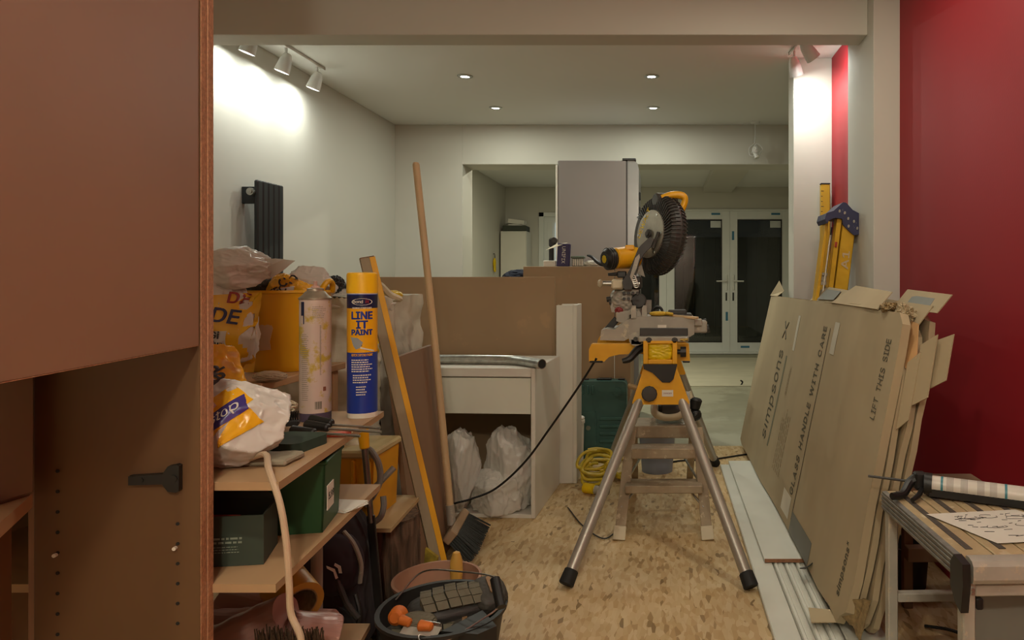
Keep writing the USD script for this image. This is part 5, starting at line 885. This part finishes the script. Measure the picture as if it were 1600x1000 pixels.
# backpack
BP = mat('bag_grey_purple', '#2c2629', .9, var=.15, vs=30); t = Th('tool_bag', 'dark grey canvas tool bag slumped on the floor under the shelves', 'bag', (-.93, 1.93, 0))
m = blob((-.925, 1.97, .23), (.115, .10, .225), 9, .16, 1.6, 2.8, 5, .4, .001); t.add('body', m, BP); sk = Skin(m)
t.add('pocket', blob((-.905, 1.895, .12), (.085, .045, .105), 13, .15, 2, 3, 4, .4, .001), mat('bag_dark', '#1d1a18', .9, var=.2)); t.add('flap', blob((-.90, 1.90, .325), (.088, .05, .085), 17, .1, 1.6, 2.4, 4, .3), mat('flap_purple', '#332b33', .85, var=.1))
t.add('piping', tube([(-.86, 1.90, .41), (-.825, 1.885, .38), (-.805, 1.88, .33), (-.808, 1.88, .28)], .006), GREY); t.add('badge', sk.lay(J(prism([(-.875, .345), (-.855, .335), (-.848, .31), (-.853, .308), (-.858, .328), (-.873, .338)], -.001, 0, 'y'), prism([(-.855, .35), (-.842, .34), (-.84, .32), (-.846, .322), (-.848, .336), (-.857, .344)], -.001, 0, 'y')), .046), PAPER)
t.add('strap', tube([(-.82, 1.88, .25), (-.805, 1.87, .2), (-.82, 1.86, .14), (-.86, 1.85, .09)], .006), BLK); t.add('strap', tube([(-.86, 1.86, .30), (-.83, 1.85, .24), (-.80, 1.85, .20)], .008), DGREY)
solo('tread_sheet', prism(Polygon([(-.80, .02), (-.765, .02), (-.745, .17), (-.785, .2)]), 2.33, 2.345), mat('yellow_black_pack', '#8c7a25', .6, var=.5, vs=40), 'narrow yellow and black patterned pack behind the shaggy roll', 'pack')
# ================================================================ BUCKETS IN FRONT
BB = mat('bucket_black', '#211f1c', .5, var=.12, vs=20, spot='#4a443c', spots=24, spota=.68)
t = bucket('black_bucket', 'black builder\'s bucket full of tools and knee pads at the front', -.555, 1.777, .112, .152, .258, BB, .004, 0, .008)
t.add('spout', prism(Polygon([(-.45, 1.76), (-.395, 1.68), (-.43, 1.64), (-.52, 1.655)]), .222, .264, 'z'), BB)
t.add('bail', tube([(-.69, 1.82, .262), (-.64, 1.88, .31), (-.52, 1.82, .335), (-.43, 1.77, .345), (-.418, 1.76, .335)], .0022), STEEL); t.add('bail', tube([(-.395, 1.72, .295), (-.42, 1.70, .28), (-.50, 1.63, .255), (-.55, 1.61, .262), (-.56, 1.625, .27), (-.53, 1.63, .262)], .0022), STEEL); t.add('bail_grip', cyl((-.420, 1.765, .34), (-.393, 1.715, .292), .0125, n=16), BLK, label='black bail grip')
t = bucket('pink_bucket', 'dusty pink-brown tub behind the black bucket', -.675, 2.11, .10, .125, .19, mat('dusty_pink', '#a37a62', .6, var=.08, vs=9), .003, 0, .005)
solo('tub_fill', lathe([(0, .10), (.108, .10), (.108, .112), (0, .116)], (-.675, 2.11, 0)), mat('dry_mortar', '#a38a70', .95, var=.1, bump=.5), 'dried mortar lying in the pink-brown tub', 'mortar')
t = Th('brush', 'upright brush with pale yellow wooden handle in the pink-brown tub', 'brush', (-.6, 2.05, .115)); w0, w1 = np.array([-.603, 2.06, .13]), np.array([-.603, 2.06, .285]); t.add('handle', lathe([(0, .115), (.014, .115), (.015, .2), (.019, .24), (.017, .27), (.010, .292), (0, .297)], (-.603, 2.06, 0)), mat('handle_yellow_wood', '#c99a45', .45, var=.08))
# knee pads
KP = mat('knee_pad_grey', '#605947', .75, var=.1)
def kneepad(c, rz, tl, lb):
    t = Th('knee_pad', lb, 'knee pad', c, 0)
    def Q(m): m = m.copy(); m.apply_scale(1.0); return mv(rot(rot(m, tl, 'x'), rz), *c)
    segs = []
    for i in range(5):
        for j in range(4):
            a0_, x_ = -.62 + j * .31, -.085 + i * .030; pr = []
            for a in (a0_ + .012, a0_ + .298):
                for x in (x_ + .0015, x_ + .0285):
                    for r in (.052, .078 - .003 * abs(i - 2)): pr.append((x + .012 * abs(a), r * math.sin(a) * 1.0, r * math.cos(a) - .05))
            segs.append(hull(pr))
    for s_ in segs: t.add('pad_block', Q(s_), KP)
    t.add('cup', Q(blob((.090, 0, -.01), (.045, .058, .032), 5, .05, e=2.6)), mat('knee_cup', '#3b362f', .6)); t.add('shell', Q(blob((-.012, 0, -.024), (.10, .052, .030), 7, .05, e=3)), DGREY); t.add('badge', Q(prism(rrect(.085, .097, -.03, .03, .005), .020, .0245, 'z')), mat('badge_tan', '#8a6a48', .6)); return t
kneepad((-.53, 1.79, .278), 28, 16, 'dark grey ribbed knee pad on top of the black bucket')
kneepad((-.585, 1.75, .225), 12, 5, 'second knee pad lying lower in the black bucket')
OR = mat('glove_orange', '#c4651b', .6, var=.1)
t = Th('orange_glove', 'orange-tipped grey work glove in the black bucket', 'glove', (-.62, 1.70, .27)); t.add('finger', cyl((-.645, 1.73, .268), (-.645, 1.695, .275), .023, .019, bev=.007), OR); t.add('finger', cyl((-.58, 1.675, .268), (-.545, 1.67, .266), .013, .010, bev=.004), OR); t.add('thumb', cyl((-.63, 1.69, .275), (-.60, 1.68, .27), .012, .010, bev=.004), OR); t.add('palm', blob((-.595, 1.71, .262), (.045, .03, .018), 4, .15), KP)
t = Th('metal_channel', 'short bright metal channel lying across the black bucket', 'channel', (-.56, 1.66, .24)); t.add('web', beam((-.62, 1.678, .258), (-.53, 1.662, .252), .04, .004, (0, -.45, 1)), ALU); t.add('lip', beam((-.62, 1.698, .270), (-.53, 1.682, .264), .004, .012), STEEL); t.add('lip', beam((-.62, 1.66, .247), (-.53, 1.644, .241), .004, .012), STEEL)
solo('bucket_rubble', lathe([(0, .13), (.12, .13), (.125, .185), (.09, .205), (0, .21)], (-.555, 1.777, 0)), mat('dark_tools', '#1c1a17', .8, var=.4, vs=40, bump=.8, bs=60), 'dark rubbish filling the black bucket below the tools', 'rubbish')
